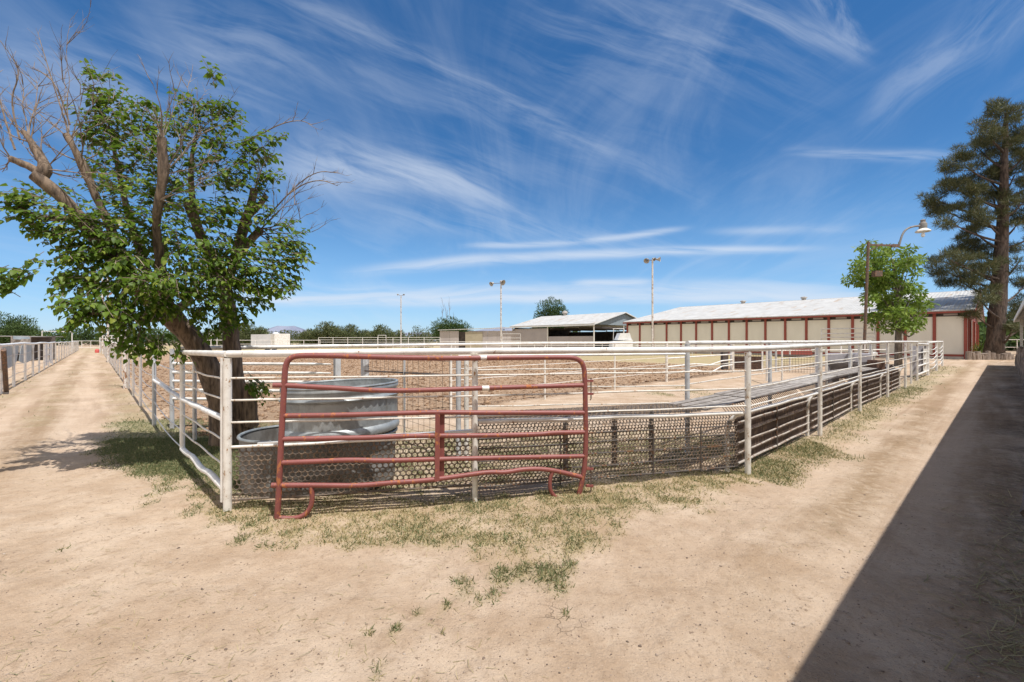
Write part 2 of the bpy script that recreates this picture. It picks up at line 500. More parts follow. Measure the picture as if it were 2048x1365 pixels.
CLODM = m_leaf('soil_clod', [(0, (0.16, 0.096, 0.058)), (0.6, (0.29, 0.182, 0.110)), (1, (0.40, 0.265, 0.165))], 0.95, 0.0)

# ---------------------------------------------------------------- fence lines of the place
P = [G(455, 1025), G(950, 1003), Vector((2.82, 5.41, 0)), Vector((5.2, 7.64, 0)), Vector((7.84, 10.2, 0)),
     Vector((10.5, 12.65, 0)), Vector((13.3, 15.3, 0)), Vector((15.0, 17.0, 0)), Vector((16.3, 18.2, 0)), Vector((19.3, 21.0, 0)),
     Vector((22.8, 24.3, 0)), Vector((27.3, 28.7, 0))]
L0 = Vector((-4.24, 5.82, 0))
LDIR = Vector((-0.9226, 1, 0))
ARENA = [Vector((-5.2, 7.05, 0)), Vector((-3.1, 8.02, 0)), Vector((-1.39, 10.3, 0)), Vector((.9, 12.4, 0)), Vector((3.36, 14.8, 0)), Vector((5.95, 17.4, 0)), Vector((11.2, 22.9, 0))]

def pip(poly, x, y):
    ins = np.zeros(len(x), dtype=bool)
    n = len(poly); j = n - 1
    for i in range(n):
        xi, yi = poly[i]; xj, yj = poly[j]
        c = ((yi > y) != (yj > y)) & (x < (xj - xi) * (y - yi) / (yj - yi + 1e-12) + xi)
        ins ^= c; j = i
    return ins
def gpoly(pix):
    return [(G(a, b).x, G(a, b).y) for a, b in pix]
def edge_dist(poly, x, y):
    d = np.full(len(x), 1e9)
    n = len(poly)
    for i in range(n):
        ax, ay = poly[i]; bx, by = poly[(i + 1) % n]
        dx, dy = bx - ax, by - ay
        t = np.clip(((x - ax) * dx + (y - ay) * dy) / (dx * dx + dy * dy + 1e-12), 0, 1)
        d = np.minimum(d, np.hypot(x - ax - t * dx, y - ay - t * dy))
    return d
def signed(poly, x, y):
    return edge_dist(poly, x, y) * np.where(pip(poly, x, y), 1, -1)

def vnoise(x, y, scale, seed=0):
    """Smooth value noise on arrays (0..1)."""
    x = x * scale + seed * 17.3; y = y * scale + seed * 7.1
    xi = np.floor(x).astype(np.int64); yi = np.floor(y).astype(np.int64)
    fx = x - xi; fy = y - yi
    fx = fx * fx * (3 - 2 * fx); fy = fy * fy * (3 - 2 * fy)
    def h(a, b):
        n = (a * 374761393 + b * 668265263 + seed * 1442695) & 0x7fffffff
        n = ((n ^ (n >> 13)) * 1274126177) & 0x7fffffff
        return ((n ^ (n >> 16)) & 0xffff) / 65535.0
    return (h(xi, yi) * (1 - fx) + h(xi + 1, yi) * fx) * (1 - fy) + (h(xi, yi + 1) * (1 - fx) + h(xi + 1, yi + 1) * fx) * fy
def fbm(x, y, scale, seed=0, o=4):
    s = 0; a = 0.5; t = 0
    for i in range(o):
        s = s + a * vnoise(x, y, scale * 2 ** i, seed + i); t += a; a *= 0.5
    return s / t

POLY_FRONT = gpoly([(380, 985), (455, 1012), (600, 1000), (950, 985), (1480, 935), (1515, 925), (1540, 940), (1500, 975), (1420, 1005), (1330, 1035), (1215, 1065), (1175, 1095), (1150, 1120), (1060, 1150), (1000, 1140), (935, 1108), (830, 1075), (640, 1085), (540, 1085), (420, 1050)])
POLY_SHADE = gpoly([(225, 845), (330, 838), (450, 835), (600, 850), (700, 900), (560, 990), (470, 1000), (440, 985), (380, 970), (300, 965), (225, 955), (205, 900)])
POLY_PEN = gpoly([(470, 900), (640, 850), (900, 860), (1500, 862), (1480, 940), (950, 995), (470, 1010)])
POLY_ARENA = [(-5.2, 7.4), (-3.1, 8.4), (-1.39, 10.5), (.9, 12.6), (3.36, 15.0), (5.95, 17.6), (11.2, 23.1), (15.5, 27.5), (-17.5, 61), (-49, 56), (-13, 15.5), (-7.2, 9.2)]
SPOTS = [(1090, 1150, 30, .9), (1140, 1132, 16, 1.0), (1110, 1158, 26, 1.0), (1000, 1150, 26, .8), (1045, 1140, 22, .8), (935, 1180, 22, .6), (955, 1200, 12, .6), (985, 1192, 14, .6), (925, 1165, 16, .55),
         (893, 1212, 8, .8), (835, 1222, 8, .7), (790, 1258, 9, .7), (740, 1262, 7, .6), (705, 1290, 6, .6), (755, 1328, 14, .55), (752, 1350, 10, .6), (885, 1266, 6, .6), (1132, 1226, 9, .8), (480, 1085, 18, .6), (525, 1095, 10, .5),
         (350, 960, 26, .7), (420, 975, 22, .7), (455, 1040, 20, .5), (330, 985, 20, .5), (300, 1010, 14, .4), (390, 1020, 22, .5), (130, 1100, 9, .3), (250, 830, 20, .5), (265, 838, 24, .5)]

def seg_off(x, y, a, b):
    """along and across distances to the segment a-b (across > 0 on the camera's right side)"""
    d = np.array([b[0] - a[0], b[1] - a[1]]); L = np.hypot(*d); d /= L
    u = (x - a[0]) * d[0] + (y - a[1]) * d[1]
    v = (x - a[0]) * d[1] - (y - a[1]) * d[0]
    return u, v, L
def grass_density(x, y):
    n = fbm(x, y, 1.6, 3, 5)
    n2 = fbm(x, y, 7.0, 9, 3)
    den = np.zeros(len(x)); green = np.full(len(x), 0.35)
    s = signed(POLY_FRONT, x, y)
    d = np.clip((s + 0.06 + (n - 0.5) * 0.6 + (n2 - .5) * .25) / 0.20, 0, 1) * (0.32 + 0.62 * np.clip((n2 - .32) * 2.4, 0, 1))
    den = np.maximum(den, d)
    green = np.where(d > 0.05, 0.20 + 0.3 * (n2 - 0.5) + 0.7 * (fbm(x, y, 0.9, 21, 3) - 0.5), green)
    s = signed(POLY_SHADE, x, y)
    d = np.clip((s + 0.1 + (n - 0.5) * 0.9) / 0.4, 0, 1)
    green = np.where(d > den, 0.88, green); den = np.maximum(den, d * .95)
    s = signed(POLY_PEN, x, y)
    d = np.clip((s + 0.0 + (n - 0.5) * 1.2) / 0.4, 0, 1) * np.clip((n2 - .25) * 2.0, 0.1, 1) * 0.7
    green = np.where(d > den, 0.62, green); den = np.maximum(den, d)
    for i in range(2, 11):
        u, v, L = seg_off(x, y, P[i], P[i + 1])
        wd = 0.85 if i < 6 else 1.2
        ok = (u > -0.05 * L) & (u < 1.02 * L)
        d = np.where(ok, np.clip(1.1 - np.abs(v - 0.16) / wd * 1.7 + (n - 0.55) * 1.8, 0, 1), 0) * 0.75
        green = np.where(d > den, 0.72 if i > 4 else .45, green); den = np.maximum(den, d)
    for px, py, r, q in SPOTS:
        c = G(px, py); D = c.y
        rx = r / F * D; ry = rx * 2.0
        d = np.clip(1.3 - np.hypot((x - c.x) / rx, (y - c.y) / ry) + (n2 - .5) * 1.2, 0, 1) * q
        green = np.where(d > den, 0.62, green); den = np.maximum(den, d)
    # left driveway: middle strip and verges
    u, v, L = seg_off(x, y, L0, L0 + LDIR * 90)
    for off, wd, q in ((-0.2, 0.4, .55), (-1.65, 0.28, .42), (-2.75, 0.35, .55)):
        ok = (u > (1.5 if off > -1 else 5)) & (u < 125)
        d = np.where(ok, np.clip(1 - np.abs(v - off) / wd + (n - .56) * 3.2, 0, 1), 0) * q
        green = np.where(d > den, 0.45, green); den = np.maximum(den, d)
    # thin weeds in the inner yard
    s = signed([(3.5, 9.5), (9, 16), (14, 22), (12, 23), (6, 17.2), (3.2, 14.2)], x, y)
    d = np.clip(s / 1.5, 0, 1) * np.clip((n - .56) * 8, 0, 1) * .6
    green = np.where(d > den, 0.5, green); den = np.maximum(den, d)
    return den, np.clip(green, 0, 1)

# ---------------------------------------------------------------- ground
def axis(lo, hi, step, far, g):
    a = list(np.arange(lo, hi + 1e-6, step))
    s = step; x = hi
    while x < far[1]:
        s *= g; x += s; a.append(x)
    s = step; x = lo; b = []
    while x > far[0]:
        s *= g; x -= s; b.append(x)
    return np.array(b[::-1] + a)
xs = axis(-7.0, 7.0, 0.05, (-7000, 7000), 1.075)
ys = axis(1.2, 9.0, 0.05, (-400, 9000), 1.06)
gx, gy = np.meshgrid(xs, ys)
gx = gx.ravel(); gy = gy.ravel()
near = np.clip(1.3 - np.hypot(gx, gy - 4) / 45, 0, 1)
gz = (fbm(gx, gy, 0.45, 31, 3) - 0.5) * 0.07 * near
gz += (fbm(gx, gy, 4.0, 41, 4) - 0.5) * 0.030 * np.clip(1.4 - np.hypot(gx, gy - 4) / 14, 0, 1)
den, grn = grass_density(gx, gy)
den_g = np.where(np.hypot(gx, gy) < 130, den, 0)
ar = np.clip((signed(POLY_ARENA, gx, gy) + (fbm(gx, gy, 1.2, 5, 3) - .5) * 0.9) / 0.4 + .3, 0, 1)
gz += (fbm(gx, gy, 9.0, 45, 3) - 0.5) * 0.022 * np.clip(1.3 - np.hypot(gx, gy - 3.5) / 8, 0, 1)
gz += ar * (fbm(gx, gy, 1.6, 61, 4) - 0.45) * 0.07 * near
# wheel tracks along both driveways
u, v, L = seg_off(gx, gy, L0, L0 + LDIR * 90)
trk = np.zeros(len(gx))
for off in (-1.0, -2.2):
    trk = np.maximum(trk, np.where(u > 3, np.exp(-((v - off + (fbm(gx, gy, .3, 71, 2) - .5) * .35) / 0.30) ** 2), 0) * np.clip((u - 3) / 4, 0, 1))
u, v, L = seg_off(gx, gy, P[2], P[6])
for off in (.42, 1.50):
    trk = np.maximum(trk, np.where(u > -4, np.exp(-((v - off + (fbm(gx, gy, .3, 72, 2) - .5) * .35) / 0.24) ** 2), 0) * np.clip((u + 4) / 4, 0, 1) * .8)
ul, vl, L = seg_off(gx, gy, L0, L0 + LDIR * 90)
llane = np.clip((ul + 1) / 4, 0, 1) * np.clip((0.2 - vl) / .4, 0, 1) * np.clip((vl + 5) / 1.5, 0, 1)
ur, vr, L = seg_off(gx, gy, P[2], P[6])
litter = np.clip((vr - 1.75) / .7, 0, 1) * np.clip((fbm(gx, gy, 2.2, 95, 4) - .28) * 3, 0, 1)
rlane = np.clip((ur + 3.5) / 3, 0, 1) * np.clip((vr - .1) / .5, 0, 1)
strip = np.zeros(len(gx))
wv = (fbm(gx, gy, .35, 81, 3) - .5)
for off, wd, q in ((-1.65, .30, 1.0), (-0.25, .28, .6), (-2.75, .28, .7)):
    strip = np.maximum(strip, np.where(ul > 2, np.exp(-((vl - off + wv * .4) / wd) ** 2), 0) * q * np.clip((ul - 2) / 3, 0, 1))
for off, wd, q in ((.98, .24, 1.0), (1.95, .3, .6), (.1, .12, .5)):
    strip = np.maximum(strip, np.where(ur > -5, np.exp(-((vr - off + wv * .45) / wd) ** 2), 0) * q * np.clip((ur + 5) / 3, 0, 1))
strip *= np.clip(.35 + 1.3 * fbm(gx, gy, 1.4, 91, 4), 0, 1)
gz += strip * .012 * near
gz -= trk * 0.018 * near
gz += den_g * 0.012
dry = np.clip((signed([(-17.5, 61), (15.5, 27.5), (200, 190), (200, 600), (-300, 600), (-95, 101), (-49.5, 56)], gx, gy) + 2) / 4, 0, 1)
nx, ny = len(xs), len(ys)
ii = (np.arange(ny - 1)[:, None] * nx + np.arange(nx - 1)[None, :]).ravel()
gf = np.stack([ii, ii + 1, ii + nx + 1, ii + nx], axis=1)

def m_ground():
    m, t, b, pos, o = mat('sandy_dirt')
    n_big = t.noise(pos, 0.35, 5, 0.6)
    n_mid = t.noise(pos, 1.7, 6, 0.62)
    n_fin = t.noise(pos, 11.0, 7, 0.68)
    n_gr = t.noise(pos, 75.0, 3, 0.7)
    base = t.mix(t.mr(n_mid, 0.3, 0.72), (0.425, 0.305, 0.206), (0.580, 0.452, 0.334))
    base = t.mix(t.mr(n_big, 0.42, 0.68, 0, 0.45), base, (0.37, 0.24, 0.142))
    base = t.mix(t.mr(n_fin, 0.50, 0.72, 0, 0.6), base, (0.30, 0.205, 0.130))
    base = t.mix(t.mr(n_fin, 0.30, 0.44, 0.5, 0), base, (0.58, 0.455, 0.325))
    base = t.mix(t.mr(n_gr, 0.58, 0.72, 0, 0.62), base, (0.22, 0.15, 0.10))
    base = t.mix(t.mr(n_gr, 0.28, 0.42, 0.5, 0), base, (0.60, 0.46, 0.34))
    for ax, at_ in ((D2, 'rlane'), (D1, 'llane')):
        du = t.add('ShaderNodeVectorMath', operation='DOT_PRODUCT'); t.l.new(pos, du.inputs[0]); du.inputs[1].default_value = ax
        dv = t.add('ShaderNodeVectorMath', operation='DOT_PRODUCT'); t.l.new(pos, dv.inputs[0]); dv.inputs[1].default_value = (ax.y, -ax.x, 0)
        sn = t.noise(t.xyz(t.m('MULTIPLY', du.outputs['Value'], 0.16), t.m('MULTIPLY', dv.outputs['Value'], 1.9), 3.0), 1.0, 7, 0.66, 0.4)
        la = t.attr(at_)
        base = t.mix(t.m('MULTIPLY', t.mr(sn, 0.48, 0.62), t.m('MULTIPLY', la, 0.60)), base, (0.285, 0.185, 0.112))
        base = t.mix(t.m('MULTIPLY', t.mr(sn, 0.38, 0.49, 1, 0), t.m('MULTIPLY', la, 0.55)), base, (0.58, 0.45, 0.33))
    def lane(nrm, c0, marks, wob):
        dv = t.add('ShaderNodeVectorMath', operation='DOT_PRODUCT'); t.l.new(pos, dv.inputs[0]); dv.inputs[1].default_value = nrm
        vv = t.m('ADD', t.m('SUBTRACT', dv.outputs['Value'], c0), t.m('MULTIPLY', t.m('SUBTRACT', t.noise(pos, 0.33, 3, 0.55), 0.5), wob))
        out = None
        for off, wd, q in marks:
            d = t.m('DIVIDE', t.m('SUBTRACT', vv, off), wd)
            g = t.m('MULTIPLY', t.m('POWER', 2.718, t.m('MULTIPLY', t.m('MULTIPLY', d, d), -1.0)), q)
            out = g if out is None else t.m('MAXIMUM', out, g)
        return out
    ln_ = LDIR.normalized(); nl = Vector((ln_.y, -ln_.x, 0)); rn_ = (P[6] - P[2]).normalized(); nr = Vector((rn_.y, -rn_.x, 0))
    cl, cr = L0.dot(nl), P[2].dot(nr)
    brk = t.mr(t.noise(pos, 1.1, 5, 0.62), 0.36, 0.58, .3, 1.0)
    la_l, la_r = t.attr('llane'), t.attr('rlane')
    trk = t.m('MAXIMUM', t.m('MULTIPLY', la_l, lane(nl, cl, ((-1.0, .28, 1), (-2.2, .26, .9)), .5)), t.m('MULTIPLY', la_r, lane(nr, cr, ((.42, .22, 1), (1.5, .22, .8)), .6)))
    stp = t.m('MAXIMUM', t.m('MULTIPLY', la_l, lane(nl, cl, ((-1.62, .24, 1), (-.25, .26, .7), (-2.75, .24, .8)), .5)), t.m('MULTIPLY', la_r, lane(nr, cr, ((.98, .22, 1), (1.95, .28, .6), (.1, .1, .5)), .6)))
    stp = t.m('MULTIPLY', stp, brk)
    base = t.mix(t.m('MULTIPLY', trk, 0.55), base, (0.58, 0.44, 0.32))
    base = t.mix(t.m('MULTIPLY', stp, t.mr(n_fin, 0.3, 0.6, .25, .85)), base, (0.30, 0.205, 0.12))
    # tilled arena soil
    n_cl = t.noise(pos, 3.6, 8, 0.72)
    soil = t.mix(t.mr(n_cl, 0.36, 0.66), (0.32, 0.208, 0.128), (0.53, 0.37, 0.245))
    soil = t.mix(t.mr(n_mid, 0.45, 0.7, 0, .5), soil, (0.50, 0.335, 0.21))
    base = t.mix(t.attr('arena'), base, soil)
    # dry pasture beyond the arena
    dryc = t.mix(t.mr(n_mid, 0.35, 0.65), (0.43, 0.33, 0.20), (0.35, 0.295, 0.15))
    base = t.mix(t.attr('pasture'), base, dryc)
    # thatch under the grass
    g = t.m('MULTIPLY', t.attr('grass'), t.mr(n_fin, 0.25, 0.6, .45, 1.0))
    gc = t.mix(t.attr('green'), (0.46, 0.355, 0.20), (0.18, 0.185, 0.085))
    base = t.mix(t.m('MULTIPLY', g, 0.9), base, gc)
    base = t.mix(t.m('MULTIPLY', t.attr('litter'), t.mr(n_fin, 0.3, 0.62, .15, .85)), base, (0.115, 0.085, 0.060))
    sp_ = t.noise(pos, 38.0, 2, 0.5)
    base = t.mix(t.m('MULTIPLY', t.mr(sp_, 0.655, 0.70, 0, 0.7), t.mr(n_mid, 0.40, 0.62, .1, 1.0)), base, (0.17, 0.115, 0.075))
    # dried mud cracks in a few patches
    vo = t.add('ShaderNodeTexVoronoi', feature='DISTANCE_TO_EDGE'); vo.inputs['Scale'].default_value = 7.0
    wp = t.add('ShaderNodeVectorMath', operation='ADD'); t.l.new(pos, wp.inputs[0])
    wn = t.add('ShaderNodeVectorMath', operation='SCALE'); t.l.new(t.noise(pos, 6, 3, .6, out=1), wn.inputs[0]); wn.inputs['Scale'].default_value = 0.16
    t.l.new(wn.outputs[0], wp.inputs[1]); t.l.new(wp.outputs[0], vo.inputs['Vector'])
    ck = t.m('MULTIPLY', t.mr(vo.outputs['Distance'], 0.0, 0.022, 1, 0), t.mr(t.noise(pos, 0.55, 3, .5), 0.57, 0.66))
    base = t.mix(t.m('MULTIPLY', ck, 0.35), base, (0.22, 0.15, 0.10))
    t.l.new(base, b.inputs['Base Color'])
    b.inputs['Roughness'].default_value = 1.0
    b.inputs['Specular IOR Level'].default_value = 0.1
    h = t.m('ADD', t.m('MULTIPLY', n_fin, 0.7), t.m('MULTIPLY', n_gr, 0.22))
    h = t.m('ADD', h, t.m('MULTIPLY', t.m('MULTIPLY', n_cl, t.attr('arena')), 4.5))
    h = t.m('SUBTRACT', h, t.m('MULTIPLY', ck, 0.3))
    bump(t, b, h, 0.85, 0.055)
    return m
GROUND = m_ground()
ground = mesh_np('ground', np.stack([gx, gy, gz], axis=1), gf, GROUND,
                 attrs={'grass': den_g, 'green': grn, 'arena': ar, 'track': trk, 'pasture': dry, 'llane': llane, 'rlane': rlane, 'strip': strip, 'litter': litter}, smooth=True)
tag(ground, kind='structure')
def ground_z(x, y):
    """height of the ground sheet (bilinear)"""
    x = np.atleast_1d(np.asarray(x, float)); y = np.atleast_1d(np.asarray(y, float))
    i = np.clip(np.searchsorted(xs, x) - 1, 0, nx - 2); j = np.clip(np.searchsorted(ys, y) - 1, 0, ny - 2)
    fx = (x - xs[i]) / (xs[i + 1] - xs[i]); fy = (y - ys[j]) / (ys[j + 1] - ys[j])
    z = gz.reshape(ny, nx)
    return (z[j, i] * (1 - fx) + z[j, i + 1] * fx) * (1 - fy) + (z[j + 1, i] * (1 - fx) + z[j + 1, i + 1] * fx) * fy
#SPLIT1

# ================================================================ near pens
HT = [1.478, 1.500, 1.500, 1.528, 1.548, 1.572, 1.575, 1.57, 1.562]      # top rail height at each post
PR = 0.031
def lerp(a, b, t): return a + (b - a) * t
def wob(p0, p1, n, amp, seed=0, sag=0.0):
    """A slightly bent bar from p0 to p1."""
    r = random.Random(seed)
    out = []
    ph = r.uniform(0, 6); k = r.uniform(1.2, 2.6)
    for i in range(n + 1):
        t = i / n
        w = math.sin(t * math.pi)
        p = lerp(Vector(p0), Vector(p1), t)
        p = p + Vector((0, 0, w * (amp * math.sin(ph + k * t * 6) - sag)))
        out.append(p)
    return out
def post(t, p, z1=1.46, r=PR, m=None, z0=None, name='post'):
    zb = (float(ground_z(p[0], p[1])[0]) - 0.12) if z0 is None else z0
    b = MB().tube([(p[0], p[1], zb), (p[0], p[1], (zb + z1) / 2), (p[0], p[1], z1)], r, 12)
    return b.build(name, m or WHITE2, t)
def bar(t, pts, r, m, name='rail', n=10):
    return MB().tube(pts, r, n).build(name, m, t)

# ---- white pipe fence in front (corner post to the far right end)
pf = thing('pipe_fence', 'white front fence with rusty rods from the corner post along the right lane', 'fence', P[0])
post(pf, P[0], 1.44, 0.037, WHITE2)
# the slimmer twin post at its left belongs to the driveway fence (below)
post(pf, P[1], 1.45, 0.028)
post(pf, P[2], 1.45, 0.034)
for q in (3, 4, 5, 6): post(pf, P[q], HT[q] - .03, 0.034)
post(pf, P[7], HT[7] - .03, 0.031); post(pf, P[8], HT[8] - .03, 0.034)
c0 = V3(L0, 1.49)
top = [V3(P[0], HT[0])]
for i in range(1, 9):
    a = V3(P[i - 1], HT[i - 1]); b = V3(P[i], HT[i])
    for k in range(1, 5):
        top.append(lerp(a, b, k / 4) + Vector((0, 0, 0.004 * math.sin(i * 3 + k * 2))))
for _ in range(2):
    top = [top[0]] + [(top[i - 1] + top[i] * 2 + top[i + 1]) / 4 for i in range(1, len(top) - 1)] + [top[-1]]
bar(pf, top, 0.034, WHITE, 'top_rail', 14)
for z in (1.252, 1.045, 0.838):
    bar(pf, wob(V3(P[0], z), V3(P[1], z + 0.006), 10, 0.003, int(z * 99)), 0.0105, ROD, 'rod', 6)
    bar(pf, wob(V3(P[1], z + 0.006), V3(P[2], z - 0.012), 12, 0.004, int(z * 77)), 0.0105, ROD, 'rod', 6)
for i in range(2, 6):
    for z in (1.235, 1.03, 0.815):
        bar(pf, wob(V3(P[i], z), V3(P[i + 1], z), 8, 0.004, int(i * 10 + z * 77)), 0.0105, ROD, 'rod', 6)
for i in (6,):
    for z in (1.235, 1.03, 0.815):
        bar(pf, wob(V3(P[6], z), V3(P[8], z), 8, 0.006, int(i * 10 + z * 77)), 0.0105, ROD, 'rod', 6)
# weld collars on the top rail
for p_ in (P[1], P[2], P[3]):
    MB().tube([V3(p_, 1.425), V3(p_, 1.462)], 0.038, 12).build('weld_collar', WHITE2, pf)

# ---- perforated steel sheets
def perf(name, p0, p1, zlo0, zlo1, zhi0, zhi1, pitch, m, parent, th=0.004, rad=0.40, off=Vector((0, 0, 0)), top_off=Vector((0, 0, 0)), bulge=0.0):
    """A sheet of staggered round holes between two ground points (rows follow the slope of its edges)."""
    p0 = Vector(p0); p1 = Vector(p1)
    L = (p1 - p0).length
    nx_ = max(2, int(round(L / pitch))); H = ((zhi0 - zlo0) + (zhi1 - zlo1)) / 2
    dh = pitch * 0.80
    slant = math.hypot(H, top_off.length)
    ny_ = max(1, int(round(slant / dh)))
    d = (p1 - p0).normalized(); nrm = Vector((d.y, -d.x, 0))
    vs_ = []; fs = []
    K = 12
    hexv = [(0.5, 0.30), (0.5, 0.0), (0.5, -0.30), (0.25, -0.48), (0, -0.66), (-0.25, -0.48), (-0.5, -0.30), (-0.5, 0), (-0.5, 0.30), (-0.25, 0.48), (0, 0.66), (0.25, 0.48)]
    ang = [math.atan2(y, x) for x, y in hexv]
    for j in range(ny_):
        for i in range(nx_):
            cu = i + 0.5 + (0.5 if j % 2 else 0.0); cv = j + 0.5
            if cu > nx_ - 0.2: continue
            o = len(vs_)
            for ring in (0, 1):
                for (hx, hy), a in zip(hexv, ang):
                    if ring == 0: x_, y_ = hx, hy
                    else: x_, y_ = rad * math.cos(a), rad * math.sin(a) * 1.12
                    vs_.append((cu + x_, cv + y_))
            for k in range(K):
                k2 = (k + 1) % K
                fs.append((o + k, o + k2, o + K + k2, o + K + k))
    uv = np.array(vs_)
    t_ = uv[:, 0] / nx_; s_ = np.clip(uv[:, 1] / ny_, -0.05, 1.05)
    zlo = zlo0 + (zlo1 - zlo0) * t_; zhi = zhi0 + (zhi1 - zhi0) * t_
    base = np.array(p0)[None] + np.array(p1 - p0)[None] * t_[:, None] + np.array(off)[None]
    pos = base + np.array(top_off)[None] * s_[:, None]
    pos[:, 2] = zlo + (zhi - zlo) * s_
    pos += np.array(nrm)[None] * ((np.sin(t_ * 9) * 0.5 + np.sin(s_ * 3.1) ) * bulge)[:, None]
    n0 = len(pos)
    back = pos - np.array(nrm if top_off.length < H else Vector((0, 0, 1)))[None] * th
    v_all = np.concatenate([pos, back]); f1 = np.array(fs)
    walls = []
    for c in range(n0 // (2 * K)):
        o = c * 2 * K + K
        for k in range(K):
            k2 = (k + 1) % K
            walls.append((o + k, o + k2, n0 + o + k2, n0 + o + k))
    f_all = np.concatenate([f1, f1[:, ::-1] + n0, np.array(walls)])
    return mesh_np(name, v_all, f_all, m, parent)

dP = (P[1] - P[0]).normalized()
inn = Vector((-dP.y, dP.x, 0))        # away from the camera
perf('perforated_sheet', P[0] + dP * 0.045 + inn * .01, P[1] - dP * 0.035 + inn * .01, 0.118, 0.165, 0.600, 0.640, 0.0553, MESHMAT, pf, rad=0.405)
bar(pf, wob(V3(P[0], .607), V3(P[1], .652), 8, .004, 3), 0.014, WHITE2, 'sheet_rail')
bar(pf, wob(V3(P[0] + inn * .012, .108), V3(P[1] + inn * .012, .155), 8, .004, 4), 0.009, MESHMAT, 'sheet_rail')
# white board lying behind the sheet
bd = MB(); a_, b_ = W(517, 888, 4.50), W(948, 862, 4.66)
bd.beam(a_, b_, 0.05, 0.028)
tag(bd.build('loose_board', WHITE, None, base=a_), 'long narrow white board resting behind the perforated sheet below the stock tank rim', 'board')

# ---- hay bunks hung along the fence
def bunk(i, a, b, label, kind):
    t = thing('feed_bunk', label, 'feeder', lerp(a, b, .5), 'feed bunks along the right fence')
    d = (b - a).normalized(); inn_ = Vector((-d.y, d.x, 0)); L = (b - a).length
    zr = 0.74 if kind == 'panel' else 0.755
    bar(t, wob(V3(a + d * .03 + inn_ * .03, zr + (.03 if kind == 'mesh' else 0)), V3(b - d * .06 + inn_ * .03, zr - .02), 10, .006, i), 0.023, WHITE, 'top_bar', 10)
    # bent leg at the far end
    e = b - d * 0.13
    bar(t, [V3(b - d * .03 + inn_ * .04, zr - .02), V3(e + d * .02 + inn_ * .07, zr - .05), V3(e - d * .03 + inn_ * .12, zr - .13), V3(e - d * .045 + inn_ * .14, zr - .26), V3(e - d * .045 + inn_ * .14, -.05)], 0.026, WHITE2, 'leg')
    if kind == 'mesh':
        perf('wire_front', a + d * .02, b - d * .1, .115, .10, .60, .585, .042, MESHMAT, t, rad=.405, off=inn_ * .05, bulge=.006)
        perf('wire_slope', a + d * .02, b - d * .1, .60, .585, .755, .73, .042, MESHMAT, t, rad=.40, off=inn_ * .05, top_off=inn_ * .10)
        perf('mesh_lid', a + d * .02, b - d * .55, .775, .77, .80, .805, .058, MESHMAT, t, rad=.43, off=inn_ * .12, top_off=inn_ * .46, th=.007)
        for z in (.11, .24, .37, .50, .60):
            bar(t, wob(V3(a + inn_ * .045, z + .012), V3(b - d * .15 + inn_ * .045, z - .012), 10, .006, int(z * 100)), 0.0075, DARKWIRE, 'bar', 6)
        for s in (.28, .62, .81):
            p = lerp(a, b, s) + inn_ * .04
            bar(t, [V3(p, .08), V3(p, .61)], .009, DARKWIRE, 'upright', 6)
        w = MB()
        k = 0
        while k * .085 < L - .3:
            p = a + d * (k * .085 + .1) + inn_ * .72
            w.tube([V3(p, .05), V3(p, .74)], .0035, 4, False); k += 1
        for z in (.1, .25, .4, .55, .7):
            w.tube([V3(a + inn_ * .72, z), V3(b - d * .2 + inn_ * .72, z)], .0035, 4, False)
        w.build('back_wire', DARKWIRE, t)
        for s in (.38, .58, .74):
            p = lerp(a, b, s) + inn_ * .70
            bar(t, [V3(p, -.05), V3(p, .76)], .032, DARKWIRE, 'back_post', 8)
    else:
        off = .13
        for z in (.10, .225, .35, .475, .60):
            bar(t, wob(V3(a + d * .05 + inn_ * off, z), V3(b - d * .12 + inn_ * off, z - .005), 10, .006, i * 7 + int(z * 100)), 0.016 if z < .2 else .0115, DULLBAR, 'bar', 8)
        s = MB()
        n = 3
        for k in range(n):
            p0 = a + d * (.05 + (L - .17) * k / n) + inn_ * (off + .035)
            p1 = a + d * (.05 + (L - .17) * (k + 1) / n - .015) + inn_ * (off + .035)
            s.beam(V3(p0, .375), V3(p1, .375), .012, .60)
        s.build('brown_sheet', PANELBR, t, smooth=False)
        for s_ in (.45,):
            p = lerp(a, b, s_) + inn_ * (off - .005)
            bar(t, [V3(p, .05), V3(p, .66)], .014, DARKWIRE, 'upright', 6)
        sl = MB()
        k = 0
        while .08 * k < L - .2:
            p = a + d * (.08 * k + .06)
            sl.tube([V3(p + inn_ * .17, .60), V3(p + inn_ * .33, .775)], .005, 4, False); k += 1
        sl.tube([V3(a + inn_ * .33, .778), V3(b + inn_ * .33, .778)], .011, 6)
        sl.build('slats', DARKWIRE, t)
    return t
B_LABEL = ['feed bunk of rusty perforated mesh between the red gate and the fence bend',
           'feed bunk with brown sheets nearest the fence bend on the right lane',
           'second brown sheeted feed bunk counting from the fence bend along the lane',
           'third brown sheeted feed bunk from the fence bend, before the last one',
           'last brown sheeted feed bunk, farthest from the fence bend']
for i in range(1, 6):
    bunk(i, P[i], P[i + 1], B_LABEL[i - 1], 'mesh' if i == 1 else 'panel')

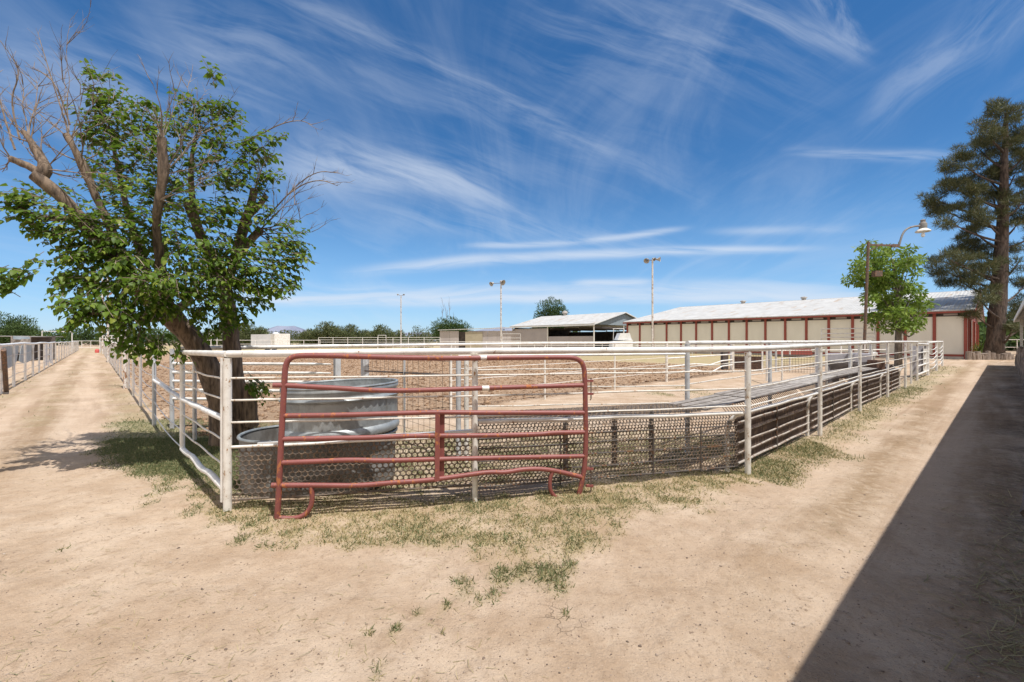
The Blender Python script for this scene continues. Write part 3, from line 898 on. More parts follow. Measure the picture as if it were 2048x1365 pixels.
# lids lying on the bunks: grey planks / corrugated sheets between bunk and back fence
LID_LABEL = ['grey expanded metal lid nearest the fence bend on the feed bunks', 'long grey ribbed lid behind the second lane post', 'pale flat grey lid in the middle of the feed bunk row', 'grey slatted lid beside the upright wooden box', 'grey worn plank lid at the far end of the feed bunks']
def lid(k, p0, p1, z0, z1, w0, w1, nplk, m, tilt=0.02):
    d = (p1 - p0).normalized(); inn_ = Vector((-d.y, d.x, 0))
    b = MB()
    ww = (w1 - w0) / nplk
    for q in range(nplk):
        a0 = p0 + inn_ * (w0 + ww * q + .008); a1 = p1 + inn_ * (w0 + ww * q + .008)
        zz = lambda z: z + tilt * q / nplk + 0.004 * math.sin(q * 5 + k)
        b.slab([V3(a0, zz(z0)), V3(a1, zz(z1)), V3(a1 + inn_ * (ww - .016), zz(z1)), V3(a0 + inn_ * (ww - .016), zz(z0))], .022)
    return tag(b.build('bunk_lid', m, None, smooth=False, base=V3(p0, z0)), LID_LABEL[k], 'lid', 'lids on the feed bunks')
dB = (P[3] - P[2]).normalized()
lid(0, P[2] - dB * .35, P[2] + dB * 1.12, .785, .785, .34, .86, 4, WOOD)
lid(1, P[2] + dB * 1.16, P[3] + dB * .75, .79, .80, .34, .90, 5, WOOD)
lid(2, P[3] + dB * .80, P[4] - dB * .4, .80, .82, .34, .92, 3, PALEWOOD, .0)
lid(3, P[4] - dB * .35, P[5] - dB * .3, .82, .80, .34, .90, 5, WOOD)
lid(4, P[5] - dB * .25, P[6] - dB * .4, .80, .76, .34, .90, 4, WOOD)

# ---- back fence behind the bunks
bf = thing('pipe_fence', 'white fence of grey posts standing close behind the feed bunks', 'fence', Vector((2.44, 6.3, 0)))
BK = [Vector((-.71, 6.0, 0)), Vector((-.60, 5.95, 0)), Vector((2.44, 6.3, 0)), Vector((4.9, 8.6, 0)), Vector((7.5, 11.1, 0)), Vector((10.0, 13.4, 0)), Vector((12.6, 15.9, 0))]
post(bf, BK[0], 1.40, .034, GREYPOST); post(bf, BK[1], 1.40, .031)
for q in BK[2:]: post(bf, q, 1.56, .033, GREYPOST)
bar(bf, [V3(q, 1.575 + .004 * k) for k, q in enumerate(BK[2:])], .03, WHITE, 'top_rail')
bar(bf, [V3(BK[0], 1.40), V3(lerp(BK[0], BK[2], .5), 1.41), V3(BK[2], 1.42)], .016, WHITE, 'top_rail')
for j in range(1, len(BK) - 1):
    for z in (1.24, 1.00) if j > 1 else (1.22, .98, .74):
        bar(bf, wob(V3(BK[j], z), V3(BK[j + 1], z), 8, .006, j * 5 + int(z * 9)), .009, ROD, 'rod', 6)

# ---- frame gate and fence along the left driveway
lf = thing('pipe_fence', 'long white fence with wavy cables along the left driveway, right side', 'fence', L0)
c1 = P[0] + Vector((-.058, .03, 0))
post(lf, c1, 1.44, .026, WHITE, z0=.09)
post(lf, L0, 1.43, .029, WHITE, z0=.20)
bar(lf, [V3(P[0], HT[0]), V3(lerp(P[0], L0, .5), 1.467), V3(L0, 1.452), V3(L0 + (L0 - P[0]).normalized() * .04, 1.452)], .031, WHITE, 'top_rail', 14)
bar(lf, wob(V3(L0, .85), V3(c1, .87), 6, .006, 2), .030, WHITE, 'middle_rail')
bar(lf, wob(V3(L0, .215), V3(c1, .225), 10, .022, 5), .031, WHITE, 'bottom_rail')
for z in (1.238, 1.046, .66, .43):
    bar(lf, wob(V3(L0, z), V3(c1, z + .005), 10, .008, int(z * 50)), .0095, ROD, 'rod', 6)
def lp(t): return L0 + LDIR * t
PT = [2.75, 5.3, 7.4]                                  # then every 2.3
tt = 9.2
while tt < 87: PT.append(tt); tt += 2.3
for i, t_ in enumerate(PT):
    post(lf, lp(t_), 1.44, .034 if i in (0,) else .030, GREYPOST if i == 0 else WHITE)
for z, r_ in ((1.488, .030),):
    bar(lf, [V3(L0 + LDIR * 2.75, z)] + [V3(lp(t_), z + .006 * math.sin(t_)) for t_ in np.arange(4, 87, 4)], r_, WHITE, 'top_rail', 10)
bar(lf, wob(V3(lp(2.75), .86), V3(L0, .85), 6, .008, 12), .030, WHITE, 'middle_rail')
for k, z in enumerate((1.20, .95, .70, .45, .22)):
    pts = []
    for a_, b_ in zip([0] + PT[:-1], PT):
        for s in range(4):
            t_ = lerp(a_, b_, s / 4)
            pts.append(V3(lp(t_), z - .05 * math.sin(s / 4 * math.pi) * (1 if k else .4)))
    bar(lf, pts, .008, WHITE, 'cable', 5)

# tall poles standing in this fence
POLES = [(9.2, 3.55, .055), (27.8, 10.6, .075), (51.0, 10.6, .085)]
PL = ['short weathered white pole with angled arms beside the left driveway fence', 'tall white light pole halfway along the left driveway fence', 'tall white light pole farthest along the left driveway fence']
for (t_, h, r), lb in zip(POLES, PL):
    p = lp(t_) + Vector((-.09, -.02, 0))
    o = thing('light_pole', lb, 'pole', p, 'tall poles around the arena')
    bar(o, [V3(p, -.2), V3(p + Vector((-.06, 0, 0)), h)], [r, r * .85], POLE, 'pole', 12)
    if h < 5:
        q = V3(p, h) + Vector((-.06, 0, 0))
        bar(o, [q, q + Vector((-1.0, -.35, -.25))], .035, POLE, 'arm', 8)
        bar(o, [q, q + Vector((-.9, .5, -.35))], .035, POLE, 'arm', 8)
        bar(o, [V3(p + Vector((-.18, -.1, 0)), 1.72), V3(p, 1.58)], .04, WHITE, 'bracket', 8)
    else:
        for s in (-1, 1):
            q = V3(p, h)
            bar(o, [q, q + D2 * s * .8], .03, POLE, 'arm', 8)
            MB().lathe(q + D2 * s * .8 + Vector((0, 0, -.28)), [(.02, .3), (.12, .25), (.16, .1), (.30, -.05), (.28, -.05), (.1, .08)], 14).build('lamp_shade', DIRTYMETAL, o)

# ---- arena fence
af = thing('pipe_fence', 'white arena fence with an open pipe end at its left, behind the tree', 'fence', ARENA[0])
A5 = ARENA
bar(af, [V3(A5[0], 1.482), V3(lerp(A5[0], A5[1], .5), 1.496), V3(A5[1], 1.51), V3(A5[2], 1.522), V3(A5[3], 1.538), V3(A5[4], 1.535), V3(A5[5], 1.535), V3(A5[6], 1.54)], .031, WHITE, 'top_rail', 14)
ho = MB().lathe((0, 0, 0), [(.022, 0), (.001, 0)], 14)
M_ = (A5[1] - A5[0]).normalized()
ho = MB().tube([V3(A5[0], 1.482) - M_ * .004, V3(A5[0], 1.482) - M_ * .002], .024, 14).build('pipe_mouth_shade', RUBBER, af)  # dark disc stands in for the shade inside the open pipe end
post(af, Vector((-5.05, 7.2, 0)), 1.45, .029, WHITE)
MB().box(V3(A5[1], .68), (.095, .095, 1.5), ex=D2).build('post', GREYPOST, af, smooth=False)
MB().box(V3(Vector((-2.84, 8.74, 0)), .68), (.12, .10, 1.5), ex=D2).build('post', GREYPOST, af, smooth=False)
for q, r in ((A5[2], .028), (A5[3], .026), (A5[4], .026), (A5[5], .046)):
    post(af, q, 1.51, r)
for q in (3, 4, 5):
    for z in (1.22, .96, .70, .42):
        bar(af, wob(V3(A5[q - 1], z), V3(A5[q], z + .01), 8, .006, q * 9 + int(10 * z)), .008, WHITE, 'rod', 5)
post(af, A5[6], 1.46, .045)

# ---- five bar white panel behind the tree
gp = thing('corral_fence', 'white five bar pipe panel standing behind the leaning tree trunks', 'fence panel', Vector((-6.2, 8.25, 0)))
ga, gb = Vector((-6.2, 8.25, 0)), Vector((-3.2, 8.0, 0))
post(gp, ga, 1.46, .036, GREYPOST)
for z in (1.19, 1.03, .87, .71, .55):
    d = (gb - ga).normalized()
    MB().tube([V3(ga, z), V3(gb - d * .35, z), V3(gb, z)], [.026, .026, .012], 10).build('bar', WHITE, gp)
# ---- arena gate with bent bars
ag = thing('pipe_gate', 'white arena gate with bent lower bars right of the pen, hung in the arena fence', 'gate', A5[5])
d = (A5[6] - A5[5]).normalized()
for z, bend in ((1.22, 0), (.93, 0), (.60, .12), (.34, .22)):
    a_, b_ = V3(A5[5] + d * .08, z), V3(A5[6] - d * .15, z + (.06 if bend else 0))
    MB().tube([a_, lerp(a_, b_, .35), lerp(a_, b_, .6) - Vector((0, 0, bend)), lerp(a_, b_, .8), b_], .03, 8).build('bar', WHITE, ag)
post(ag, A5[6] - d * .15, 1.35, .03)

# ---- cattle panel of welded wire from the grey square post to the pen post
cp = thing('wire_fence', 'welded wire cattle panel with a dark top bar right of the stock tank', 'fence panel', Vector((-2.75, 8.6, 0)))
ca, cb = Vector((-2.80, 8.62, 0)), Vector((-.74, 6.02, 0))
w = MB()
for k in range(19):
    p = lerp(ca, cb, k / 18)
    w.tube([V3(p, .22), V3(p, 1.32)], .0026, 4, False)
for z in (.22, .34, .46, .60, .75, .92, 1.12, 1.32):
    w.tube([V3(ca, z), V3(cb, z)], .0026, 4, False)
w.build('wire_mesh', DARKWIRE, cp)
bar(cp, [V3(ca, 1.03), V3(cb, 1.145)], .014, DARKWIRE, 'bar', 8)
p = lerp(ca, cb, .52); bar(cp, [V3(p, .1), V3(p, 1.36)], .017, GREYPOST, 'upright', 8)

# ================================================================ red gate
GA, GB = Vector((-2.10, 4.05, 0)), Vector((.70, 4.66, 0))
def gate_pt(px, py):
    r = (px - 1024) / F
    d = GB - GA
    s = (r * GA.y - GA.x) / (d.x - r * d.y)
    return W(px, py, GA.y + s * d.y)
def smooth_path(pts, it=2):
    for _ in range(it):
        o = [pts[0]]
        for i in range(len(pts) - 1):
            o.append(lerp(pts[i], pts[i + 1], .25)); o.append(lerp(pts[i], pts[i + 1], .75))
        o.append(pts[-1]); pts = o
    return pts
def gp_(l): return [gate_pt(a, b) for a, b in l]
gate = thing('farm_gate', 'battered maroon tube gate leaning against the white pipe fence at the front', 'gate', V3(GA))
bar(gate, smooth_path(gp_([(554, 1037), (557, 1000), (560, 930), (563, 870), (567, 800), (569, 760), (571, 728), (583, 714), (610, 711), (700, 713), (800, 716), (900, 717), (1020, 716), (1130, 715), (1154, 717), (1168, 730), (1170, 765), (1171, 830), (1172, 880), (1170, 925), (1166, 955), (1157, 994)]), 2), .0255, RED, 'frame', 12)
for l in ([(546, 771), (569, 771), (620, 774), (680, 777), (740, 781), (800, 782), (880, 780), (960, 777), (1060, 774), (1166, 771)],
          [(568, 832), (660, 831), (740, 829), (800, 827), (870, 825), (960, 826), (1060, 826), (1168, 826)],
          [(565, 879), (650, 877), (740, 876), (820, 872), (900, 872), (1000, 871), (1085, 869), (1100, 866), (1169, 865)],
          [(562, 926), (640, 923), (700, 920), (770, 922), (870, 919), (1000, 916), (1168, 913)],
          [(543, 971), (562, 971), (640, 971), (720, 972), (780, 966), (860, 961), (930, 951), (980, 944), (1010, 946), (1050, 938), (1100, 939), (1165, 955)]):
    bar(gate, smooth_path(gp_(l), 2), .0235, RED, 'bar', 12)
out_ = Vector((.213, -.977, 0))
for x_ in (875, 885):
    a_, b_ = gate_pt(x_, 827), gate_pt(x_ - 1, 962)
    MB().beam(a_ - out_ * (.02 if x_ == 885 else -.02), b_ - out_ * (.02 if x_ == 885 else -.02), .045, .008, up=out_).build('brace', RED, gate, smooth=False)
bar(gate, smooth_path(gp_([(622, 972), (625, 995), (622, 1014), (611, 1030), (590, 1038), (556, 1036)]), 2), .022, RED, 'skid_leg', 10)
bar(gate, smooth_path(gp_([(1106, 940), (1099, 962), (1101, 985), (1116, 999)]), 2), .020, RED, 'skid_leg', 10)
for y0, y1 in ((762, 788), (938, 972)):
    h = MB()
    for y_ in (y0, y1):
        h.beam(gate_pt(1172, y_), gate_pt(1186, y_), .03, .022)
    ho = h.build('hinge', RED, gate, smooth=False)
    MB().tube([gate_pt(1182, y0 - 6), gate_pt(1182, y1 + 10), gate_pt(1180, y1 + 13)], .0065, 6).build('hinge_bolt', RUST, ho)
for x_, y_, w_ in ((967, 716.5, 6), (971, 777, 7)):
    MB().tube(gp_([(x_ - w_, y_), (x_ + w_, y_ - .3)]), .0262, 10, False).build('wire_wrap', WHITE2, gate)

# ================================================================ stock tanks
lo_c = Vector((-2.15, 5.10, 0.02))
ex_t = Vector((.985, .17, 0)).normalized()
lt = thing('stock_tank', 'low oval galvanised stock tank with an open rim, holding the other tank', 'water tank', lo_c)
prof = [(.46, 0), (.468, .03), (.475, .16), (.485, .18), (.485, .20), (.478, .22), (.482, .40), (.492, .42), (.492, .44), (.486, .46), (.49, .555)]
MB().lathe(lo_c, prof + [(.482, .555), (.475, .05), (.01, .04)], 48, ex=ex_t, stretch=.66).build('tank_body', OLDGALV, lt)
rim = []
for k in range(49):
    a = 2 * math.pi * k / 48
    x = math.cos(a) *   .492 + .33 * (1 if math.cos(a) > 0 else -1); y = math.sin(a) * .492
    rim.append(lo_c + ex_t * x + Vector((-ex_t.y, ex_t.x, 0)) * y + Vector((0, 0, .56)))
MB().tube(rim, .017, 8, False).build('rim', GALV, lt)
MB().box(lo_c + ex_t * -.30 + Vector((0, -.475, .30)), (.02, .02, .55)).build('seam', GALV, lt)
MB().tube([lo_c + Vector((-.02, -.46, .085)), lo_c + Vector((-.02, -.53, .085))], .028, 12).build('drain_plug', RUBBER, lt)
hi_c = Vector((-1.93, 5.12, 0.588))
ut = thing('stock_tank', 'ribbed round galvanised tank standing on top of the low oval tank', 'water tank', hi_c)
n = 96
b = MB()
prof = [(.600, .0), (.612, .012), (.632, .02), (.640, .05), (.632, .085), (.610, .105)]
z = .115
prof += [(.608, .125), (.606, .36), (.608, .374), (.630, .384), (.640, .402), (.630, .420), (.608, .432), (.608, .470), (.624, .487), (.624, .503), (.614, .523)]
for r_, z_ in prof:
    for k in range(n):
        a = 2 * math.pi * k / n
        rr = r_
        if .12 < z_ < .365: rr = r_ + .009 * (1 if k % 2 else -1)
        b.v.append(hi_c + Vector((math.cos(a) * rr, math.sin(a) * rr, z_ + .022 * math.cos(a) )))
m_ = len(prof)
for i in range(m_ - 1):
    for k in range(n):
        k2 = (k + 1) % n
        b.f.append((i * n + k, i * n + k2, (i + 1) * n + k2, (i + 1) * n + k))
b.f.append(tuple(range(n))[::-1])
o_ = len(b.v)
for r_, z_ in ((.604, .523), (.600, .06)):
    for k in range(n):
        a = 2 * math.pi * k / n
        b.v.append(hi_c + Vector((math.cos(a) * r_, math.sin(a) * r_, z_ + .022 * math.cos(a))))
for k in range(n):
    k2 = (k + 1) % n
    b.f.append((o_ + k, o_ + n + k, o_ + n + k2, o_ + k2))
b.f.append(tuple(o_ + n + k for k in range(n)))
b.build('tank_body', GALV, ut)
rim = [hi_c + Vector((math.cos(2 * math.pi * k / 64) * .612, math.sin(2 * math.pi * k / 64) * .612, .529 + .022 * math.cos(2 * math.pi * k / 64))) for k in range(65)]
MB().tube(rim, .013, 8, False).build('rim', GALV, ut)
#SPLIT2

# ================================================================ trees
def leaf_template(L, Wd, fold=0.25, droop=0.25):
    v = np.array([(0, 0, 0), (-Wd * .5, L * .30, fold * Wd * .5), (-Wd * .36, L * .62, fold * Wd * .36 - droop * L * .2), (0, L, -droop * L * .5),
                  (Wd * .36, L * .62, fold * Wd * .36 - droop * L * .2), (Wd * .5, L * .30, fold * Wd * .5), (0, L * .32, 0), (0, L * .64, -droop * L * .18)])
    f = np.array([(0, 6, 1), (1, 6, 2), (6, 7, 2), (2, 7, 3), (0, 5, 6), (5, 4, 6), (6, 4, 7), (4, 3, 7)])
    return v, f
def limb(b, pts, r, rough=.06, n=10, seed=0, sub=3):
    """tapering, knotty limb through the points with the radii r"""
    q = []; rr = []
    for i in range(len(pts) - 1):
        for k in range(sub):
            t = k / sub
            q.append(lerp(pts[i], pts[i + 1], t)); rr.append(r[i] + (r[i + 1] - r[i]) * t)
    q.append(pts[-1]); rr.append(r[-1])
    for _ in range(2):
        q = [q[0]] + [(q[i - 1] + q[i] * 2 + q[i + 1]) / 4 for i in range(1, len(q) - 1)] + [q[-1]]
    o = len(b.v)
    b.tube(q, rr, n)
    for i in range(o, len(b.v)):
        p = b.v[i]
        c = q[min((i - o) // n, len(q) - 1)]
        d = p - c
        f = 1 + rough * 2.2 * noise.noise(p * 4.0 + Vector((seed, 0, 0))) + rough * noise.noise(Vector((p.x * 14, p.y * 14, p.z * 3)))
        b.v[i] = c + d * f
    return q
RT = random.Random(11)
def twig(b, p, d, L, r, depth, up=.15, n=4, kids=3, spread=.7, wig=.18):
    """a bare branching twig; returns tips"""
    tips = []
    k = max(3, int(L / .10))
    q = [p]; dd = d.normalized()
    for i in range(k):
        dd = (dd + Vector((RT.uniform(-1, 1), RT.uniform(-1, 1), RT.uniform(-1, 1))) * wig + Vector((0, 0, up * .3))).normalized()
        q.append(q[-1] + dd * (L / k))
    b.tube(q, [r * (1 - .75 * i / k) for i in range(k + 1)], n, False)
    tips.append((q[-1], dd))
    if depth > 0:
        for c in range(kids):
            i = RT.randint(max(1, k // 4), k)
            e = Vector((RT.uniform(-1, 1), RT.uniform(-1, 1), RT.uniform(-.5, 1))) * spread
            tips += twig(b, q[i], (q[i] - q[i - 1]).normalized() + e, L * RT.uniform(.28, .6), r * .55, depth - 1, up, n, kids, spread, wig)
    return tips

# ---- the pruned mulberry by the corner
TB = Vector((-4.35, 7.05, 0))
mul = thing('mulberry_tree', 'leafy tree with two leaning trunks, sawn limbs and bare twigs at the pen corner', 'tree', TB)
tb = MB()
def PT3(l): return [W(a, b, c) for a, b, c in l]
q1 = limb(tb, PT3([(448, 905, 6.95), (445, 850, 6.95), (432, 780, 6.85), (412, 720, 6.75), (385, 675, 6.6), (345, 632, 6.4), (300, 595, 6.2), (262, 560, 6.0), (215, 505, 5.8), (165, 440, 5.6), (120, 390, 5.45), (70, 350, 5.35)]),
          [.21, .165, .150, .148, .145, .14, .132, .115, .095, .08, .068, .062], .12, 14, 1)
limb(tb, PT3([(486, 905, 7.15), (482, 840, 7.15), (472, 760, 7.1), (463, 700, 7.05), (460, 640, 7.0), (452, 580, 6.85), (430, 530, 6.7), (400, 470, 6.6), (370, 400, 6.5)]),
     [.21, .155, .125, .115, .11, .10, .09, .07, .045], .10, 14, 2)
limb(tb, PT3([(335, 615, 6.3), (322, 560, 6.1), (318, 510, 5.95), (310, 450, 5.85), (322, 400, 5.75), (328, 340, 5.7), (324, 276, 5.65)]), [.085, .066, .055, .048, .058, .054, .046], .22, 12, 3)
limb(tb, PT3([(262, 560, 6.0), (235, 480, 6.1), (190, 390, 6.0), (165, 330, 5.95), (150, 300, 5.9), (133, 270, 5.9)]), [.07, .054, .048, .048, .046, .036], .24, 12, 4)
limb(tb, PT3([(80, 360, 5.4), (95, 335, 5.4), (70, 300, 5.4), (48, 264, 5.4)]), [.075, .066, .06, .035], .30, 12, 5)
limb(tb, PT3([(90, 352, 5.4), (55, 330, 5.35), (22, 318, 5.3)]), [.06, .05, .035], .30, 12, 6)
limb(tb, PT3([(452, 580, 6.85), (470, 520, 6.7), (500, 480, 6.6), (522, 458, 6.6)]), [.075, .06, .055, .055], .14, 12, 7)
limb(tb, PT3([(470, 520, 6.7), (490, 440, 6.6), (505, 400, 6.5), (509, 378, 6.5)]), [.075, .065, .055, .05], .12, 10, 8)
limb(tb, PT3([(495, 435, 6.6), (520, 410, 6.6), (533, 391, 6.6)]), [.045, .04, .035], .12, 10, 9)
limb(tb, PT3([(420, 520, 6.7), (385, 420, 6.4), (380, 330, 6.3), (392, 270, 6.3)]), [.06, .042, .032, .015], .10, 8, 10)
limb(tb, PT3([(300, 560, 6.1), (255, 430, 6.5), (235, 330, 6.5), (215, 240, 6.5)]), [.06, .042, .03, .012], .10, 8, 11)
limb(tb, PT3([(380, 600, 6.6), (330, 640, 6.0), (270, 640, 5.6), (200, 625, 5.4), (150, 630, 5.3)]), [.06, .045, .035, .022, .01], .08, 8, 12)
limb(tb, PT3([(160, 435, 5.6), (110, 440, 5.4), (60, 430, 5.3), (20, 400, 5.2)]), [.05, .035, .025, .012], .08, 8, 13)
limb(tb, PT3([(500, 850, 7.1), (500, 790, 7.0), (497, 768, 7.0)]), [.12, .09, .075], .12, 10, 14)
tb.build('trunk', BARK, mul)
# bare twigs
bt = MB()
starts = []
for px, py, D, lst in ((60, 285, 5.4, [(-60, -170, .5), (-45, -120, .45), (-50, -60, .4), (-60, -20, .35), (30, -110, .4), (10, -150, .5)]),
                       (22, 318, 5.3, [(-40, -30, .3), (-30, 20, .3), (-45, -70, .4), (-30, -10, .3)]),
                       (90, 340, 5.4, [(-20, -120, .6), (60, -90, .5), (90, 20, .4), (-70, -60, .5), (110, -20, .4)]),
                       (140, 280, 5.9, [(-40, -180, .55), (30, -110, .5), (-90, -90, .6), (60, -60, .4), (-55, -150, .6)]),
                       (160, 325, 5.95, [(70, -40, .4), (60, -140, .5), (-80, -30, .4)]),
                       (325, 280, 5.65, [(-5, -110, .35), (12, -100, .35), (-15, -60, .3), (10, -60, .3)]),
                       (325, 350, 5.7, [(90, -80, .5), (110, -130, .6), (80, -20, .4), (-40, -90, .3)]),
                       (322, 400, 5.7, [(70, -40, .4), (60, 30, .35), (100, -70, .5)]),
                       (395, 280, 6.3, [(5, -110, .4), (40, -70, .3)]),
                       (522, 458, 6.6, [(70, -90, .6), (60, -10, .4), (80, 20, .4), (50, 60, .3), (60, -50, .5)]),
                       (509, 380, 6.5, [(50, -60, .3), (10, -60, .25)]),
                       (520, 470, 6.6, [(90, -10, .45), (70, 50, .4), (85, -60, .5)])):
    for dx, dy, L in lst:
        p0 = W(px, py, D); p1 = W(px + dx, py + dy, D + RT.uniform(-.3, .3))
        d = p1 - p0
        twig(bt, p0, d, d.length, .010, 2, .05, 4, 4, .75, .16)
for path in ([(145, 300, 5.9), (130, 240, 5.9), (110, 180, 5.9), (95, 130, 5.9), (82, 88, 5.9)],
             [(480, 290, 6.5), (520, 270, 6.5), (560, 248, 6.4), (600, 240, 6.4), (624, 250, 6.3)],
             [(530, 440, 6.6), (570, 395, 6.5), (605, 360, 6.5), (640, 342, 6.4), (670, 346, 6.4)],
             [(575, 390, 6.5), (610, 366, 6.5), (645, 360, 6.4), (675, 372, 6.4)],
             [(140, 250, 5.9), (110, 160, 5.8), (65, 135, 5.8)],
             [(30, 300, 5.4), (10, 240, 5.4), (0, 200, 5.4), (-15, 150, 5.4)],
             [(40, 280, 5.4), (20, 200, 5.4), (40, 150, 5.4), (28, 120, 5.4)]):
    q = smooth_path(PT3(path), 2)
    bt.tube(q, [.012 * (1 - .75 * i / len(q)) for i in range(len(q))], 5, False)
    for i in range(2, len(q), 2):
        d = (q[i] - q[i - 1]).normalized() + Vector((RT.uniform(-.8, .8), RT.uniform(-.8, .8), RT.uniform(-.3, .9)))
        twig(bt, q[i], d, RT.uniform(.10, .32), .005, 1, .05, 4, 2, .7, .15)

# foliage: leafy shoots
BLOBS = [(80, 388, 5.3, 62, 26, 8), (34, 398, 5.2, 22, 18, 3), (110, 428, 5.4, 60, 26, 9), (170, 462, 5.6, 70, 36, 14), (65, 440, 5.3, 24, 12, 3), (105, 465, 5.4, 30, 16, 4),
         (165, 500, 5.5, 46, 26, 8), (200, 535, 5.6, 80, 42, 20), (150, 560, 5.4, 30, 24, 6), (180, 600, 5.4, 60, 30, 12), (160, 632, 5.3, 28, 12, 4), (250, 615, 5.5, 70, 34, 15),
         (290, 560, 5.6, 80, 50, 20), (315, 610, 5.7, 50, 26, 8), (395, 590, 5.9, 70, 50, 16), (262, 678, 5.5, 34, 24, 6), (312, 690, 5.6, 24, 22, 4), (262, 640, 5.5, 40, 20, 6), (355, 705, 5.7, 14, 16, 2),
         (420, 640, 6.2, 36, 34, 7), (478, 600, 6.3, 44, 34, 9), (470, 640, 6.5, 24, 22, 3),
         (520, 540, 6.2, 62, 36, 13), (575, 520, 6.2, 36, 26, 6), (555, 570, 6.2, 40, 24, 6), (545, 490, 6.3, 48, 34, 9), (590, 490, 6.3, 20, 30, 4), (500, 580, 6.1, 50, 28, 7),
         (205, 148, 6.4, 30, 12, 4), (190, 176, 6.4, 14, 14, 2), (205, 200, 6.4, 24, 14, 4), (235, 215, 6.4, 44, 30, 9), (195, 240, 6.4, 26, 26, 5), (220, 260, 6.4, 50, 34, 11), (180, 275, 6.3, 22, 24, 4), (290, 205, 6.3, 22, 18, 3), (285, 240, 6.3, 40, 26, 7),
         (260, 310, 6.3, 66, 40, 16), (215, 340, 6.2, 50, 36, 10), (310, 290, 6.1, 40, 36, 8), (385, 205, 6.3, 32, 16, 5), (425, 150, 6.3, 10, 14, 2), (432, 215, 6.3, 34, 22, 5), (360, 240, 6.3, 44, 26, 8), (410, 260, 6.3, 50, 30, 9),
         (470, 235, 6.4, 22, 16, 3), (470, 290, 6.3, 44, 36, 8), (360, 310, 6.1, 56, 44, 12), (430, 340, 6.2, 60, 44, 13), (510, 300, 6.4, 34, 28, 6), (545, 270, 6.4, 18, 14, 2), (490, 360, 6.3, 50, 36, 9), (540, 350, 6.4, 26, 18, 3), (525, 410, 6.4, 28, 22, 4),
         (300, 380, 6.0, 70, 50, 16), (380, 400, 5.9, 70, 50, 17), (230, 420, 5.9, 70, 44, 14), (460, 430, 6.2, 60, 46, 13), (300, 470, 5.8, 80, 54, 21), (390, 490, 5.8, 80, 54, 21), (230, 500, 5.7, 60, 40, 13), (470, 510, 6.1, 60, 46, 13), (340, 545, 5.6, 70, 50, 17), (430, 560, 6.0, 60, 44, 12),
         (300, 430, 6.5, 110, 80, 20), (400, 530, 6.6, 90, 60, 14), (560, 445, 6.4, 30, 22, 3), (25, 545, 5.1, 26, 20, 4), (70, 520, 5.2, 14, 6, 1), (12, 570, 5.1, 14, 8, 2), (520, 770, 6.9, 20, 24, 5)]
LT, LF = leaf_template(1.0, .74, .35, .5)
BARE = [([(324, 276), (328, 340), (322, 400), (310, 450), (316, 510)], 5.8), ([(133, 270), (165, 330), (190, 390)], 6.0), ([(48, 264), (95, 335), (70, 350), (120, 390)], 5.5)]
pos_, dir_, up_, sc_, rn_ = [], [], [], [], []
rr = random.Random(5)
lt_ = MB()
for px, py, D, rx, ry, n in BLOBS:
    n = int(n * 2.9 + .5)
    for k in range(n):
        while True:
            a, b_, c = rr.uniform(-1, 1), rr.uniform(-1, 1), rr.uniform(-1, 1)
            if a * a + b_ * b_ + c * c < 1: break
        cpt = W(px, py, D)
        s = D / F
        p = cpt + Vector((a * rx * s, c * .5 * (rx + ry) * s * 1.1, b_ * ry * s))
        qx, qy = 1024 + p.x / p.y * F, 682.5 - (p.z - EYE) / p.y * F
        for lm, ld_ in BARE:
            for (x0, y0), (x1, y1) in zip(lm[:-1], lm[1:]):
                tt_ = max(0, min(1, ((qx - x0) * (x1 - x0) + (qy - y0) * (y1 - y0)) / ((x1 - x0) ** 2 + (y1 - y0) ** 2)))
                if math.hypot(qx - x0 - tt_ * (x1 - x0), qy - y0 - tt_ * (y1 - y0)) < 26 and p.y < ld_ + .2:
                    p = p * ((ld_ + .35 + rr.random() * .4) / p.y) + Vector((0, 0, EYE * (1 - (ld_ + .5) / p.y)))
        out = (p - W(320, 470, 6.3)); out.z *= .7
        d = (out.normalized() + Vector((rr.uniform(-.8, .8), rr.uniform(-.8, .8), rr.uniform(-.2, .6)))).normalized()
        L = rr.uniform(.18, .34)
        p = p - d * L * .55
        q = [p]
        m_l = int(L / .042)
        dd = d
        for i in range(m_l):
            dd = (dd + Vector((0, 0, -.07)) + Vector((rr.uniform(-1, 1), rr.uniform(-1, 1), rr.uniform(-1, 1))) * .10).normalized()
            q.append(q[-1] + dd * .045)
            side = dd.cross(Vector((0, 0, 1)))
            side = side.normalized() if side.length > .05 else Vector((1, 0, 0))
            sg = 1 if i % 2 else -1
            ld = (dd * .55 + side * sg * rr.uniform(.5, 1.1) + Vector((0, 0, rr.uniform(-.75, .05)))).normalized()
            pos_.append(q[-1] + ld * .02); dir_.append(ld)
            up_.append(Vector((rr.uniform(-.45, .45), rr.uniform(-.45, .45), 1)))
            sc_.append(rr.uniform(.054, .118) * (1.0 if i < m_l - 2 else .75)); rn_.append(min(1, max(0, rr.gauss(.5, .25) + (.18 if i >= m_l - 2 else 0))))
        lt_.tube(q[::2] + [q[-1]], .004, 3, False)
k_ = len(bt.v); bt.v += lt_.v; bt.f += [tuple(i + k_ for i in f) for f in lt_.f]  # stems of the leafy shoots are joined into this twig mesh
bt.build('twigs_and_shoots', TWIG, mul)
Fm = frames(np.array([tuple(x) for x in dir_]), np.array([tuple(x) for x in up_])) * np.array(sc_)[:, None, None]
v_, f_ = inst(LT, LF, Fm, np.array([tuple(x) for x in pos_]))
mesh_np('crown', v_, f_, MULB, mul, attrs={'rnd': np.repeat(np.array(rn_), len(LT))})

